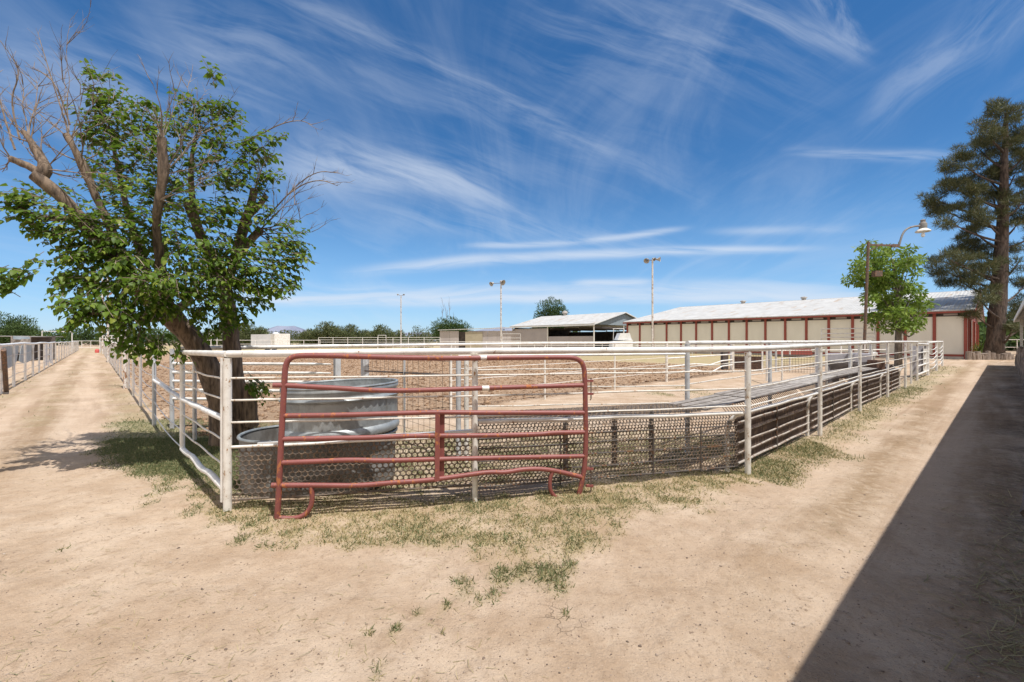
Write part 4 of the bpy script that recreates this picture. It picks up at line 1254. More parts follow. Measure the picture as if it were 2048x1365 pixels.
# ---- generic crown of small leaves
def crown(name, parent, blobs, n_per_m3, size, m, seed, asp=.55, shell=.55, droop=.3, bright_top=0, tmpl=None, clump=.0):
    """blobs: (centre, rx, ry, rz)."""
    r = np.random.default_rng(seed)
    T_, D_, U_, S_, N_ = [], [], [], [], []
    for c, rx, ry, rz in blobs:
        vol = 4.19 * rx * ry * rz
        n = max(8, int(vol * n_per_m3))
        u = r.normal(size=(n, 3)); u /= np.linalg.norm(u, axis=1, keepdims=True)
        rad = r.random(n) ** (1 / 3) * (1 - shell) + shell * (0.80 + 0.28 * r.random(n))
        lump = 1 + .22 * np.sin(u[:, 0] * 5 + seed + c[0]) * np.cos(u[:, 2] * 6 + c[1] * 3)
        p = u * (rad * lump)[:, None] * np.array([rx, ry, rz])[None] + np.array(c)[None]
        T_.append(p)
        D_.append(u * .6 + r.normal(size=(n, 3)) * .7 + np.array([0, 0, -droop])[None])
        U_.append(r.normal(size=(n, 3)) * .6 + np.array([0, 0, 1])[None])
        S_.append(size * r.uniform(.6, 1.35, n)); N_.append(np.clip(r.normal(.5, .24, n), 0, 1))
    T_ = np.concatenate(T_); D_ = np.concatenate(D_); U_ = np.concatenate(U_); S_ = np.concatenate(S_); N_ = np.concatenate(N_)
    tv = np.array([(0, 0, 0), (-asp * .5, .45, .08), (0, 1, 0), (asp * .5, .45, .08)]) if tmpl is None else tmpl[0]
    tf = np.array([(0, 3, 2, 1)]) if tmpl is None else tmpl[1]
    v, f = inst(tv, tf, frames(D_, U_) * S_[:, None, None], T_)
    return mesh_np(name, v, f, m, parent, attrs={'rnd': np.repeat(N_, len(tv))})

# ---- bright green ash by the yard light
AB = Vector((24.5, 28.7, 0))
ash = thing('ash_tree', 'small bright green tree in front of the beige barn beside the rusty yard light', 'tree', AB)
tb = MB()
limb(tb, [V3(AB, -.2), V3(AB, 1.5), W(1797, 650, 28.7), W(1798, 610, 28.7), W(1790, 570, 28.7), W(1785, 530, 28.7)], [.22, .19, .15, .12, .08, .04], .06, 10, 20)
for a, b, c in ((1760, 590, 28.2), (1730, 550, 28.9), (1825, 590, 29), (1840, 620, 28.4), (1750, 630, 28.8), (1815, 545, 28.5), (1838, 655, 28.8), (1775, 500, 28.6), (1735, 520, 28.4), (1820, 510, 28.9)):
    limb(tb, [W(1797, min(655, b + 75), 28.7), W((a + 1797) / 2, b + 25, (c + 28.7) / 2), W(a, b, c)], [.07, .045, .015], .05, 6, a)
tb.build('trunk', GBARK, ash)
AS = 28.7 / F
ab = []
r_ = random.Random(3)
for px, py, rx, ry in ((1735, 545, 38, 26), (1712, 560, 24, 16), (1760, 520, 34, 22), (1775, 500, 22, 12), (1812, 505, 20, 12), (1800, 530, 30, 22), (1835, 522, 22, 14), (1840, 545, 14, 12), (1770, 560, 40, 26), (1810, 570, 30, 24), (1840, 590, 18, 14), (1780, 600, 44, 26), (1830, 615, 30, 20), (1745, 590, 28, 18), (1760, 630, 30, 18), (1800, 635, 34, 20), (1840, 640, 18, 14), (1825, 655, 24, 14), (1780, 655, 22, 12), (1720, 530, 18, 14), (1725, 500, 16, 10), (1735, 495, 22, 10), (1750, 655, 14, 8)):
    for k in range(5):
        a_ = r_.uniform(0, 6.28)
        q = r_.uniform(.1, .75)
        ab.append((W(px + math.cos(a_) * rx * q, py + math.sin(a_) * ry * q, 28.7 + r_.uniform(-1.6, 1.6)), rx * AS * .42, rx * AS * .5, ry * AS * .5))
crown('crown', ash, ab, 360, .27, ASH, 31, .42, .5, .35)

# ---- big pine on the right
PB = Vector((43.6, 41.0, 0))
pine = thing('pine_tree', 'tall dark pine with a thick trunk at the end of the beige barn', 'tree', PB)
tb = MB()
limb(tb, [W(1985, 725, 41), W(1988, 700, 41), W(1994, 640, 41), W(2000, 540, 41), W(2006, 440, 41), W(2008, 340, 41), W(2012, 260, 41), W(2015, 215, 41)], [.85, .68, .60, .52, .40, .28, .16, .05], .06, 14, 40)
pads = []
r_ = random.Random(8)
PS = 41 / F
spec = [(2012, 225, 48, 20, 12), (1975, 262, 38, 18, 8), (2035, 265, 50, 24, 10), (1955, 295, 40, 16, 8), (2000, 300, 50, 22, 10), (2050, 310, 50, 24, 8), (1925, 330, 44, 18, 10), (1970, 345, 50, 20, 10), (2030, 350, 60, 22, 12), (1905, 375, 34, 14, 7), (1935, 380, 40, 18, 8), (2050, 400, 60, 22, 12), (1985, 395, 40, 18, 8),
        (1870, 400, 24, 12, 5), (1885, 420, 36, 16, 8), (1930, 420, 50, 16, 9), (1970, 435, 40, 14, 7), (2040, 440, 60, 20, 10), (1900, 445, 24, 10, 4), (1945, 460, 30, 10, 5), (2080, 360, 60, 40, 10), (2085, 460, 50, 30, 9),
        (1925, 490, 30, 16, 7), (1955, 500, 36, 16, 8), (1900, 520, 36, 16, 8), (1885, 540, 26, 14, 5), (1935, 530, 46, 18, 9), (1975, 545, 34, 14, 6), (1915, 560, 44, 14, 8), (1960, 575, 34, 14, 6), (2040, 520, 40, 30, 7), (2050, 570, 40, 30, 7), (1960, 600, 30, 10, 4),
        (2030, 610, 30, 26, 6), (2060, 640, 40, 30, 6), (1945, 625, 20, 10, 3), (2025, 660, 16, 14, 3)]
for px, py, rx, ry, n in spec:
    dz = r_.uniform(-3.2, 3.2)
    c = W(px, py, 41 + dz)
    base = W(2004, min(690, py + 40), 41)
    limb(tb, [base, lerp(base, c, .55) + Vector((0, 0, -.3)), c], [.12, .08, .03], .05, 5, px)
    for k in range(n):
        a_ = r_.uniform(0, 6.28); q = math.sqrt(r_.random())
        e = W(px + math.cos(a_) * rx * q, py + math.sin(a_) * ry * q, 41 + dz + r_.uniform(-1.6, 1.6))
        pads.append((e, r_.uniform(.36, .68), r_.uniform(.40, .68), r_.uniform(.20, .36)))
        if k % 3 == 0:
            tb.tube([lerp(base, c, .7), e], [.03, .012], 4, False)
tb.build('trunk', PBARK, pine)
nt = (np.array([(-.035, 0, 0), (.035, 0, 0), (.012, 1, 0), (-.012, 1, 0), (0, 0, -.035), (0, 0, .035), (0, 1, .01)]), np.array([(0, 1, 2, 3), (4, 5, 6, 4)]))
nt = (np.array([(-.042, 0, 0), (.042, 0, 0), (.016, 1, .1), (-.016, 1, .1)]), np.array([(0, 1, 2, 3)]))
crown('crown', pine, pads, 880, .38, PINE, 41, shell=.35, droop=-.5, tmpl=nt)

# ---- desert bushes beyond the arena
def bush(label, c, w, h, m, seed, group, cat='bush', tall=False, name='desert_bush', dens=26, leaf=.34, stems=True):
    o = thing(name, label, cat, c, group)
    r = random.Random(seed)
    st = MB(); bl = []
    n = max(5, int(w * 2.0))
    for k in range(n):
        a = r.uniform(0, 6.28); q = math.sqrt(r.random())
        hh = h * (1 - .55 * q * q) * r.uniform(.65, 1.0)
        x, y = math.cos(a) * q * w * .5, math.sin(a) * q * w * .35
        top_ = Vector(c) + Vector((x, y, hh))
        st.tube([V3(Vector(c) + Vector((x * .15, y * .15, 0)), -.1), lerp(Vector(c), top_, .5) + Vector((0, 0, .1)), top_], [.09 if tall else .05, .04, .01], 5, False)
        rr_ = r.uniform(.16, .26) * h
        for z in (.92, .70, .48, .26):
            if z < .5 and tall: continue
            cc = Vector(c) + Vector((x * (.5 + .5 * z), y * (.5 + .5 * z), hh * z))
            bl.append((cc + Vector((r.uniform(-.4, .4), r.uniform(-.3, .3), 0)), rr_ * 1.1, rr_, rr_ * (.8 if not tall else .7)))
    st.build('stems', GBARK, o)
    crown('crown', o, bl, dens, leaf, m, seed, .22, .35, -.6)
    return o
bl_ = 'desert bushes beyond the arena'
BUS = [(500, 642, 60, 110, 'feathery olive bush just right of the tree trunks, behind the white trailer'),
       (440, 655, 46, 112, 'olive bush seen between the two tree trunks'), (560, 668, 40, 118, 'low bush right of the white trailer under the distant mesa'),
       (615, 668, 30, 112, 'small low bush between the mesa and the tall bush'),
       (655, 641, 66, 108, 'tallest rounded olive bush in the middle of the far bush row'), (710, 648, 58, 112, 'wide olive bush left of the thin far light pole'),
       (762, 649, 46, 110, 'upright olive bush directly behind the thin far light pole'), (800, 664, 44, 116, 'low scrub bush right of the thin far light pole'),
       (845, 649, 40, 106, 'pale half bare bush left of the dark green poplar'), (740, 662, 80, 122, 'broad low scrub behind the corral panels')]
for i, (px, py, wpx, D, lb) in enumerate(BUS):
    c = W(px, 690, D); c.z = 0
    bush(lb, c, wpx * 1.35 / F * D, 1.6 + (682.5 - py) / F * D, TAMAR, 60 + i, bl_, dens=30 if 'half bare' not in lb else 6, leaf=.55)
c = G(20, 700); c = Vector((W(15, 690, 62).x, 62, 0))
bush('dark green bushy tree behind the shed roof at the far left', c, 9.0, 5.3, DKBUSH, 90, bl_, 'bush', leaf=.40, dens=40)
c = W(1105, 690, 105); c.z = 0
bush('round leafy treetop rising behind the open hay barn', c, 7.5, 11.2, DKBUSH, 91, 'trees beyond the barns', 'tree', True, 'poplar_tree', leaf=.55, dens=16)
c = W(900, 690, 95); c.z = 0
bush('dark green poplar with a bare top at the left end of the low grey building', c, 6.0, 7.4, DKBUSH, 92, 'trees beyond the barns', 'tree', True, 'poplar_tree', leaf=.5, dens=22)
tb = MB()
for dx in (-1.2, -.5, .1, .7):
    twig(tb, Vector((c.x + dx, c.y, 5.5)), Vector((dx * .15 - .1, 0, 1)), RT.uniform(2.5, 5.0) if dx < 0.2 else 1.6, .05, 2, .2, 4, 3, .5, .08)
o = tb.build('bare_tree', TWIG, None, base=c + Vector((-1, 0.3, 0)))
tag(o, 'thin bare treetop sticking up beside the dark green poplar', 'tree')
# far tree lines
def treeline(label, px0, px1, D, h0, h1, m, seed, n):
    r = random.Random(seed); bl = []
    for k in range(n):
        px = lerp(px0, px1, (k + r.random() * .8) / n)
        h = r.uniform(h0, h1)
        c = W(px, 690, D + r.uniform(-8, 8))
        for z in (.75, .35):
            bl.append((Vector((c.x, c.y, h * z)), r.uniform(2.2, 3.6), 2.2, h * .30))
    o = crown('tree_line', None, bl, 2.6, 1.0, m, seed, .4, .4, -.3)
    return tag(o, label, 'trees', kind='stuff')
treeline('dark green far tree line at the end of the left driveway', -250, 480, 165, 4.0, 6.0, DKBUSH, 5, 90)
treeline('low olive scrub line on the horizon behind the corrals', 440, 1260, 230, 3.5, 6.5, TAMAR, 6, 90)
treeline('green trees behind the pine trunk at the right', 1900, 2160, 80, 3.0, 6.5, DKBUSH, 7, 46)
c = W(1962, 690, 43); c.z = 0
bush('small green shrub between the barn end and the pine trunk', c, 1.6, 2.0, ASH, 95, 'garden shrubs', 'shrub', leaf=.18, dens=120)

# distant mountains
def ridge(label, pts, D, depth):
    b = MB()
    n = len(pts)
    tp = [W(x, y, D) for x, y in pts]
    for i in range(n):
        b.v.append(V3(tp[i] + Vector((0, -depth * .4, 0)), -5)); b.v.append(tp[i]); b.v.append(V3(tp[i] + Vector((0, depth, 0)), -5))
    for i in range(n - 1):
        o = i * 3; p_ = o + 3
        b.f += [(o, p_, p_ + 1, o + 1), (o + 1, p_ + 1, p_ + 2, o + 2)]
    return tag(b.build(label, HAZEROCK, None, smooth=False), kind='structure')
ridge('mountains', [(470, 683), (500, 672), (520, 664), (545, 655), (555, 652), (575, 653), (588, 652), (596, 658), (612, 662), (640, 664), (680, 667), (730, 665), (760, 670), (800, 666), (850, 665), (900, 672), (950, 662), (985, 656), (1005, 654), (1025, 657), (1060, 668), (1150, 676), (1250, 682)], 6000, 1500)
#SPLIT3

# ================================================================ buildings
UP = Vector((0, 0, 1))
def wall(b, p0, p1, z0, z1, th=.12):
    p0 = Vector(p0); p1 = Vector(p1)
    return b.beam(V3(p0, (z0 + z1) / 2), V3(p1, (z0 + z1) / 2), th, z1 - z0)
# ---- big beige barn with red trim
BC = Vector((39.8, 39.7, 0)); BD = Vector((-.680, .733, 0)); BN = Vector((.733, .680, 0))
BL = 34.2; HW = 16.4; EZ = 4.22; RZ = 7.1
barn = thing('metal_barn', 'long beige metal barn with red posts and a white ribbed roof on the right', 'barn', BC)
def bp(u, v, z=0): return V3(BC + BD * u + BN * v, z)
NB = 17
for k in range(NB):
    u0, u1 = BL * k / NB, BL * (k + 1) / NB
    b = MB(); wall(b, bp(u0 + .12, 0), bp(u1 - .12, 0), .42, EZ - .42, .06)
    b.build('wall_panel', BEIGE, barn, smooth=False)
for k in range(NB + 1):
    u = BL * k / NB
    b = MB(); b.beam(bp(u, -.04, .05), bp(u, -.04, EZ - .1), .17 if k else .28, .22, up=BD); b.build('trim_post', TRIM, barn, smooth=False)
b = MB(); wall(b, bp(0.16, -.02), bp(BL, -.02), .22, .42, .1); b.build('base_trim', TRIM, barn, smooth=False)
b = MB(); wall(b, bp(-.1, -.03), bp(BL, -.03), -.1, .218, .14); b.build('footing', CONCRETE, barn, smooth=False)
b = MB()
wall(b, bp(0, .12), bp(BL, .12), .22, EZ + .2, .05)
b.build('inner_wall', SHADEDARK, barn, smooth=False)  # dark backing painted in for the shade of the open under-eave gap
for k in range(NB):
    u0, u1 = BL * k / NB, BL * (k + 1) / NB
    b = MB(); wall(b, bp(u0 + .5, .04), bp(u1 - .6, .04), EZ - .34, EZ - .16, .03); b.build('vent_slot', PINKWALL, barn, smooth=False)
ov = .55
sl = (RZ - EZ) / HW
def roofpt(u, v):
    z = EZ + .12 + sl * (v if v <= HW else 2 * HW - v)
    return bp(u, v, z)
b = MB()
b.slab([roofpt(-.6, -ov), roofpt(-.6, HW), roofpt(BL + .4, HW), roofpt(BL + .4, -ov)][::-1], .10)
b.slab([roofpt(-.6, HW), roofpt(-.6, 2 * HW + ov), roofpt(BL + .4, 2 * HW + ov), roofpt(BL + .4, HW)][::-1], .10)
b.build('roof', ROOF, barn, smooth=False)
b = MB()
k = 0
while k * .45 < BL + .9:
    u = -.55 + k * .45
    b.beam(roofpt(u, -ov) + Vector((0, 0, .012)), roofpt(u, HW) + Vector((0, 0, .012)), .06, .05); k += 1
b.build('roof_ribs', ROOF, barn, smooth=False)
b = MB(); b.beam(roofpt(-.6, HW) + UP * .05, roofpt(BL + .4, HW) + UP * .05, .5, .08); b.build('ridge_cap', WHITEMETAL, barn, smooth=False)
b = MB(); b.beam(roofpt(-.62, -ov - .02) - UP * .09, roofpt(BL + .4, -ov - .02) - UP * .09, .05, .16); b.build('eave_trim', TRIM, barn, smooth=False)
b = MB(); b.beam(roofpt(-.63, -ov) - UP * .07, roofpt(-.63, HW) - UP * .07, .05, .2); b.beam(roofpt(-.63, HW) - UP * .07, roofpt(-.63, 2 * HW + ov) - UP * .07, .05, .2); b.build('gable_trim', TRIM, barn, smooth=False)
b = MB()
b.slab([bp(.02, 0, EZ - .4), bp(.02, 2 * HW, EZ - .4), bp(.02, 2 * HW, EZ), bp(.02, HW, RZ), bp(.02, 0, EZ)], .06)
b.build('gable', TRIM, barn, smooth=False)
for v0, v1, m_ in ((.2, 4, BEIGE), (9, 14, BEIGE), (19, 24, BEIGE), (28, 32.6, BEIGE)):
    b = MB(); wall(b, bp(.03, v0), bp(.03, v1), .2, EZ - .4, .06); b.build('end_wall', m_, barn, smooth=False)
for v in (0, 4.1, 9, 14, 19, 24, 28, 32.8):
    b = MB(); b.beam(bp(-.03, v, .05), bp(-.03, v, EZ - .4), .16, .26, up=BN); b.build('trim_post', TRIM, barn, smooth=False)
for u in (9.5, 16.5, 24.5):
    q = roofpt(u, HW)
    b = MB(); b.lathe(q, [(.28, 0), (.28, .30), (.42, .34), (.40, .46), (.2, .55), (.01, .56)], 16); b.build('roof_vent', DIRTYMETAL, barn)
b = MB(); wall(b, bp(-1, 1.0), bp(BL - 1, 1.0), .0, .1, .1)

# ---- open hay barn
HC = Vector((12.5, 69, 0))
hb = thing('open_barn', 'open sided barn with a pale roof and grey gable left of the beige barn', 'barn', HC)
def hp(u, v, z=0): return V3(HC + BD * u + BN * v, z)
HL = 18.6; HH = 8.0
def hroof(u, v): return hp(u, v, 4.25 + 2.0 / HH * (v if v < HH else 2 * HH - v))
b = MB()
b.slab([hroof(-.4, -.4), hroof(-.4, HH), hroof(HL, HH), hroof(HL, -.4)][::-1], .12)
b.slab([hroof(-.4, HH), hroof(-.4, 2 * HH + .4), hroof(HL, 2 * HH + .4), hroof(HL, HH)][::-1], .12)
b.build('roof', ROOF, hb, smooth=False)
b = MB(); b.slab([hp(-.1, 0, 4.15), hp(-.1, 2 * HH, 4.15), hp(-.1, HH, 6.15)], .08); b.build('gable', GREYSIDING, hb, smooth=False)
b = MB(); b.beam(hroof(-.42, -.4) + UP * .03, hroof(-.42, HH) + UP * .03, .08, .16); b.beam(hroof(-.42, HH) + UP * .03, hroof(-.42, 2 * HH) + UP * .03, .08, .16); b.build('gable_trim', WHITEMETAL, hb, smooth=False)
b = MB(); b.beam(hroof(-.42, -.42) - UP * .08, hroof(HL, -.42) - UP * .08, .06, .2); b.build('eave_trim', WHITEMETAL, hb, smooth=False)
for u, v in ((0, 0), (9.6, 0), (18.2, 0), (0, 16), (9, 16), (18, 16), (0, 8)):
    b = MB(); b.tube([hp(u, v, -.1), hp(u, v, 4.2)], .10, 8); b.build('post', WHITE, hb)
b = MB(); wall(b, hp(0, .1), hp(9.5, .1), 0, 2.35, .06); wall(b, hp(9.5, .1), hp(18.4, .1), 0, 3.75, .06); b.build('side_wall', PINKWALL, hb, smooth=False)
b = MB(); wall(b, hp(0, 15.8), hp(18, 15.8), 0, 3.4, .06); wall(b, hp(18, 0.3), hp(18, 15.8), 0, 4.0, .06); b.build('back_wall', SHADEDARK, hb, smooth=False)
b = MB()
for k in range(7):
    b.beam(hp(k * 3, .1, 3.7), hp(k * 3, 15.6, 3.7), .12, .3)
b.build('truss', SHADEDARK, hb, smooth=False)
q = hroof(12.6, HH)
b = MB(); b.lathe(q, [(.3, -.1), (.3, .3), (.55, .5), (.45, .8), (.1, .95)], 12); b.build('roof_vent', DIRTYMETAL, hb)
# ---- long low building
LB = Vector((.2, 82.0, 0))
lb_ = thing('low_shed', 'long low pinkish grey metal building with a tan sliding door left of the open barn', 'shed', LB)
d_ = (Vector((-13.3, 83.6, 0)) - LB).normalized(); n_ = Vector((-d_.y, d_.x, 0)); n_ = n_ if n_.y > 0 else -n_
def qp(u, v, z=0): return V3(LB + d_ * u + n_ * v, z)
for k in range(8):
    u0 = -.6 + 14.2 * k / 8; u1 = u0 + 14.2 / 8 - .03
    if k == 5: continue
    b = MB(); wall(b, qp(u0, 0), qp(u1, 0), 0, 3.45, .08); b.build('wall_panel', PINKWALL, lb_, smooth=False)
b = MB(); wall(b, qp(5.6, -.15), qp(8.8, -.15), 0, 3.25, .06); b.build('sliding_door', TANWALL, lb_, smooth=False)
b = MB(); wall(b, qp(8.2, .4), qp(10.3, .4), 0, 3.3, .06); b.build('doorway_shade', SHADEDARK, lb_, smooth=False)  # dark sheet painted in for the shade inside the open door
b = MB(); wall(b, qp(13.6, 0), qp(13.6, 5), 0, 3.4, .08); b.build('end_wall', PINKWALL, lb_, smooth=False)
b = MB(); b.slab([qp(-.8, -.4, 3.95), qp(13.9, -.4, 3.55), qp(13.9, 6, 3.75), qp(-.8, 6, 4.2)], .12); b.build('roof', ROOF, lb_, smooth=False)

# ---- barn row at the right edge that shades the lane
E0 = Vector((2.11, 1.245, 0)); EN = Vector((.678, -.735, 0))
def ep(s, v, z=0): return V3(E0 + D2 * s + EN * v, z)
rb = thing('stable_row', 'white roofed stable building along the right edge that shades the lane', 'stable', ep(20, 1))
S0, S1 = -14, 41.0
b = MB()
b.slab([ep(S0, 0, 3.0), ep(S0, 6.0, 4.4), ep(S1, 6.0, 4.4), ep(S1, 0, 3.0)][::-1], .07)
b.slab([ep(S0, 6, 4.4), ep(S0, 12.0, 3.0), ep(S1, 12.0, 3.0), ep(S1, 6.0, 4.4)][::-1], .07)
b.build('roof', ROOF, rb, smooth=False)
b = MB(); b.beam(ep(S0, -.02, 2.90), ep(S1 + .02, -.02, 2.90), .04, .20); b.build('fascia', WHITEMETAL, rb, smooth=False)
b = MB(); b.beam(ep(S1 + .03, 0, 2.92), ep(S1 + .03, 6, 4.32), .04, .24); b.beam(ep(S1 + .03, 6, 4.32), ep(S1 + .03, 12, 2.92), .04, .24); b.build('gable_trim', WHITEMETAL, rb, smooth=False)
b = MB(); b.slab([ep(S1 - .1, .3, 2.5), ep(S1 - .1, 11.7, 2.5), ep(S1 - .1, 11.7, 2.95), ep(S1 - .1, 6, 4.25), ep(S1 - .1, .3, 2.95)], .05); b.build('gable', WHITEMETAL, rb, smooth=False)
for s in (-10, -4, 2.0, 8, 13.0, 18.5, 24, 31, 40.8):
    b = MB()
    if s == 18.5: b.tube([ep(s, .02, -.1), ep(s + .06, .02, 2.85)], .045, 10)
    else: b.beam(ep(s, .30, -.1), ep(s, .30, 3.0), .14, .14, up=D2)
    b.build('post', WHITE2, rb)
b = MB(); wall(b, ep(S0, 1.5), ep(S1 - .3, 1.5), 0, 3.2, .1); b.build('stall_wall', TANWALL, rb, smooth=False)
b = MB(); wall(b, ep(S1 - .2, .5), ep(S1 - .2, 11.6), 0, 2.6, .1); b.build('end_wall', WHITEMETAL, rb, smooth=False)

# logs of the rough fence under the eave
r_ = random.Random(2)
pl = thing('log_fence', 'rough bark covered log fence under the stable eave at the right edge', 'fence', ep(26, .2))
s = 15.5
while s < 38.5:
    b = MB(); h = r_.uniform(.9, 1.35); v = r_.uniform(.12, .30)
    rr_ = r_.uniform(.07, .13)
    limb(b, [ep(s, v, -.15), ep(s + r_.uniform(-.06, .06), v + r_.uniform(-.05, .05), h * .5), ep(s + r_.uniform(-.1, .1), v + r_.uniform(-.08, .05), h)], [rr_ * 1.2, rr_, rr_ * .8], .2, 8, int(s * 9))
    b.build('log', LOG, pl); s += rr_ * 1.9 + r_.uniform(.0, .12)
b = MB(); b.tube([ep(15, .3, 1.0), ep(38.5, .3, 1.05)], .05, 8); b.build('rail', LOG, pl)
b = MB(); limb(b, [W(2052, 1030, 3.9), W(2046, 1000, 4.0), W(2050, 975, 4.2)], [.06, .055, .04], .25, 10, 4)
b.v = [v + Vector((.05, 0, 0)) for v in b.v]
tag(b.build('log_stub', LOG, None, base=G(2050, 1040)), 'broken grey log stub in the shade at the right edge of the lane', 'log')

# ================================================================ yard light
YB = Vector((20.75, 26.5, 0))
yl = thing('yard_light', 'tall rusty pole with gooseneck bell lamp before the bright green tree', 'lamp post', YB)
D_ = 26.5
bar(yl, [Vector((YB.x, YB.y, -.2)), W(1729, 683, D_), W(1737, 484, D_)], [.085, .082, .075], RUST, 'pole', 10)
b = MB(); b.beam(W(1737, 490, D_), W(1798, 492, D_), .07, .10); b.beam(W(1740, 502, D_), W(1765, 488, D_), .05, .05); b.build('arm', RUST, yl, smooth=False)
b = MB(); b.box(W(1790, 492, D_), (.42, .14, .17)); b.build('junction_box', RUST, yl, smooth=False)
bar(yl, smooth_path([W(1798, 493, D_), W(1801, 480, D_), W(1806, 466, D_), W(1815, 457, D_), W(1828, 453, D_), W(1842, 452, D_)], 2), .055, LAMPCAP, 'gooseneck', 10)
k_ = D_ / F
lamp = MB().lathe(W(1846, 463, D_), [(12.2 * k_, -1.2 * k_), (12.6 * k_, 0), (12 * k_, 1.2 * k_), (6.5 * k_, 5 * k_), (5 * k_, 6 * k_), (4.8 * k_, 3 * k_)], 20).build('lamp_shade', WHITE2, yl)
MB().lathe(W(1846, 457.5, D_), [(6.2 * k_, 0), (6.6 * k_, 2 * k_), (6.6 * k_, 9 * k_), (5.2 * k_, 12 * k_), (4 * k_, 13 * k_), (4.4 * k_, 17 * k_), (.5 * k_, 19 * k_)], 18).build('lamp_cap', LAMPCAP, yl)
MB().lathe(W(1846, 467, D_), [(.5 * k_, -8 * k_), (3 * k_, -6 * k_), (3.4 * k_, -3 * k_), (1.6 * k_, 1 * k_), (1.6 * k_, 4 * k_)], 12).build('bulb', WHITEMETAL, lamp)
b = MB(); b.box(W(1754, 548, D_), (.42, .3, .32)); b.build('junction_box', RUST, yl, smooth=False)

# ---- arena floodlight poles
def flood(label, px, py_top, D, r, heads):
    base = Vector(((px - 1024) / F * D, D, 0)); h = EYE + (682.5 - py_top) / F * D
    o = thing('light_pole', label, 'pole', base, 'tall poles around the arena')
    bar(o, [V3(base, -.2), V3(base, h)], [r, r * .8], POLE, 'pole', 10)
    for dx, dz, tilt, sc in heads:
        q = V3(base, h) + Vector((dx, 0, dz))
        bar(o, [V3(base, h - .05), q], .04, RUST, 'arm', 6)
        ax = Vector((math.sin(tilt), -.5, math.cos(tilt) * -.4)).normalized()
        lm = MB()
        pr = [(.10, -.35), (.22, -.25), (.25, 0.0), (.50, .42), (.47, .40), (.2, .05)]
        X = ax.orthogonal().normalized(); Y = ax.cross(X)
        o_ = len(lm.v); n = 14
        for rad, z in pr:
            for k in range(n):
                a = 2 * math.pi * k / n
                lm.v.append(q + (X * math.cos(a) + Y * math.sin(a)) * rad * sc + ax * z * sc)
        for i in range(len(pr) - 1):
            for k in range(n):
                k2 = (k + 1) % n
                lm.f.append((i * n + k, i * n + k2, (i + 1) * n + k2, (i + 1) * n + k))
        lm.build('lamp_shade', DIRTYMETAL, o)
flood('nearest arena light pole with a round lamp facing forward and a dark lamp', 1305, 520, 49, .11, [(-.6, -.02, -.3, .62), (.1, .10, .5, .42), (.6, .05, 1.5, .55)])
flood('middle arena light pole with two dark lamps above the low building', 1002, 566, 65.7, .12, [(-1.25, -.1, -.5, .7), (.1, .12, .6, .85)])
flood('thin far arena light pole with two tiny lamps above the bush row', 802, 592, 88, .12, [(-.55, .25, -.5, .35), (.5, .25, .5, .35)])

# ================================================================ fences and gear in the middle distance
def run_fence(label, a, b, n, zt, rails, r, m=WHITE, name='pipe_fence', cat='fence', group=None, rr_=.02, mast=None):
    o = thing(name, label, cat, a, group)
    for k in range(n + 1):
        p = lerp(a, b, k / n)
        MB().tube([V3(p, -.1), V3(p, zt)], r, 6).build('post', m, o)
    for z in rails:
        MB().tube([V3(a, z), V3(b, z)], rr_, 6).build('rail', m, o)
    return o
def at(px, D): return Vector(((px - 1024) / F * D, D, 0))
run_fence('white pipe fence across the far side of the arena in front of the white trailer', at(478, 58), at(640, 58), 5, 1.70, (1.70, 1.2, .7), .035, rr_=.03)
run_fence('white stock panels with a raised gate frame left of the low grey building', at(637, 60), at(880, 57), 8, 2.05, (2.05, 1.75, 1.45, 1.15, .85, .5), .035, rr_=.025, name='corral_fence', cat='fence')
run_fence('long thin white rail fence in front of the low grey building and the barns', at(880, 55), at(1660, 47), 22, 1.52, (1.52, 1.1, .7), .03, rr_=.028)
g = thing('gate_frame', 'tall thin pipe gate frame in the far stock panels', 'gate', at(760, 59.5))
for px in (756, 772): MB().tube([V3(at(px, 59), 0), V3(at(px, 59), 2.35)], .03, 6).build('post', WHITE, g)
MB().tube([V3(at(756, 59), 2.35), V3(at(772, 59), 2.35)], .03, 6).build('rail', WHITE, g)
run_fence('white pipe fence with many posts behind the gap between the trunks', at(410, 52), at(470, 52), 5, 2.4, (2.4, 1.7, 1.1), .04, rr_=.03)
o = thing('stock_gate', 'thin white pipe gate leaning on the low grey building wall', 'gate', at(1008, 60))
for z in (1.2, 1.6, 2.0, 2.55): MB().tube([V3(at(1005, 60), z), V3(at(1041, 60), z)], .022, 6).build('bar', WHITE, o)
for px in (1005, 1041): MB().tube([V3(at(px, 60), 0), V3(at(px, 60), 2.55)], .022, 6).build('post', WHITE, o)

# white trailer far off
tr = thing('box_trailer', 'small white box trailer parked beyond the arena right of the tree', 'trailer', at(546, 68))
a_, b_ = at(512, 68), at(566, 68.8); c_ = at(580, 67.2)
bx = MB(); bx.slab([V3(a_, .5), V3(b_, .5), V3(b_, 2.62), V3(a_, 2.55)], -2.2); bx.build('body', DULLWHITE, tr, smooth=False)
bx = MB(); bx.slab([V3(b_, .5), V3(c_, .5), V3(c_, 2.68), V3(b_, 2.62)], -2.2); bx.build('front', WHITE, tr, smooth=False)
bx = MB(); bx.slab([V3(at(551, 68.3), .6), V3(at(558, 68.4), .6), V3(at(558, 68.4), 2.2), V3(at(551, 68.3), 2.2)], .04); bx.build('door', GREYPOST, tr, smooth=False)
for px in (535, 548):
    p = at(px, 68.2); MB().tube([V3(p + Vector((0, -.15, 0)), .35), V3(p + Vector((0, .12, 0)), .35)], .36, 14).build('wheel', RUBBER, tr)
MB().lathe(V3(at(552, 69), 2.62), [(.5, 0), (.45, .2), (.2, .3), (.01, .32)], 10).build('roof_vent', WHITEMETAL, tr)
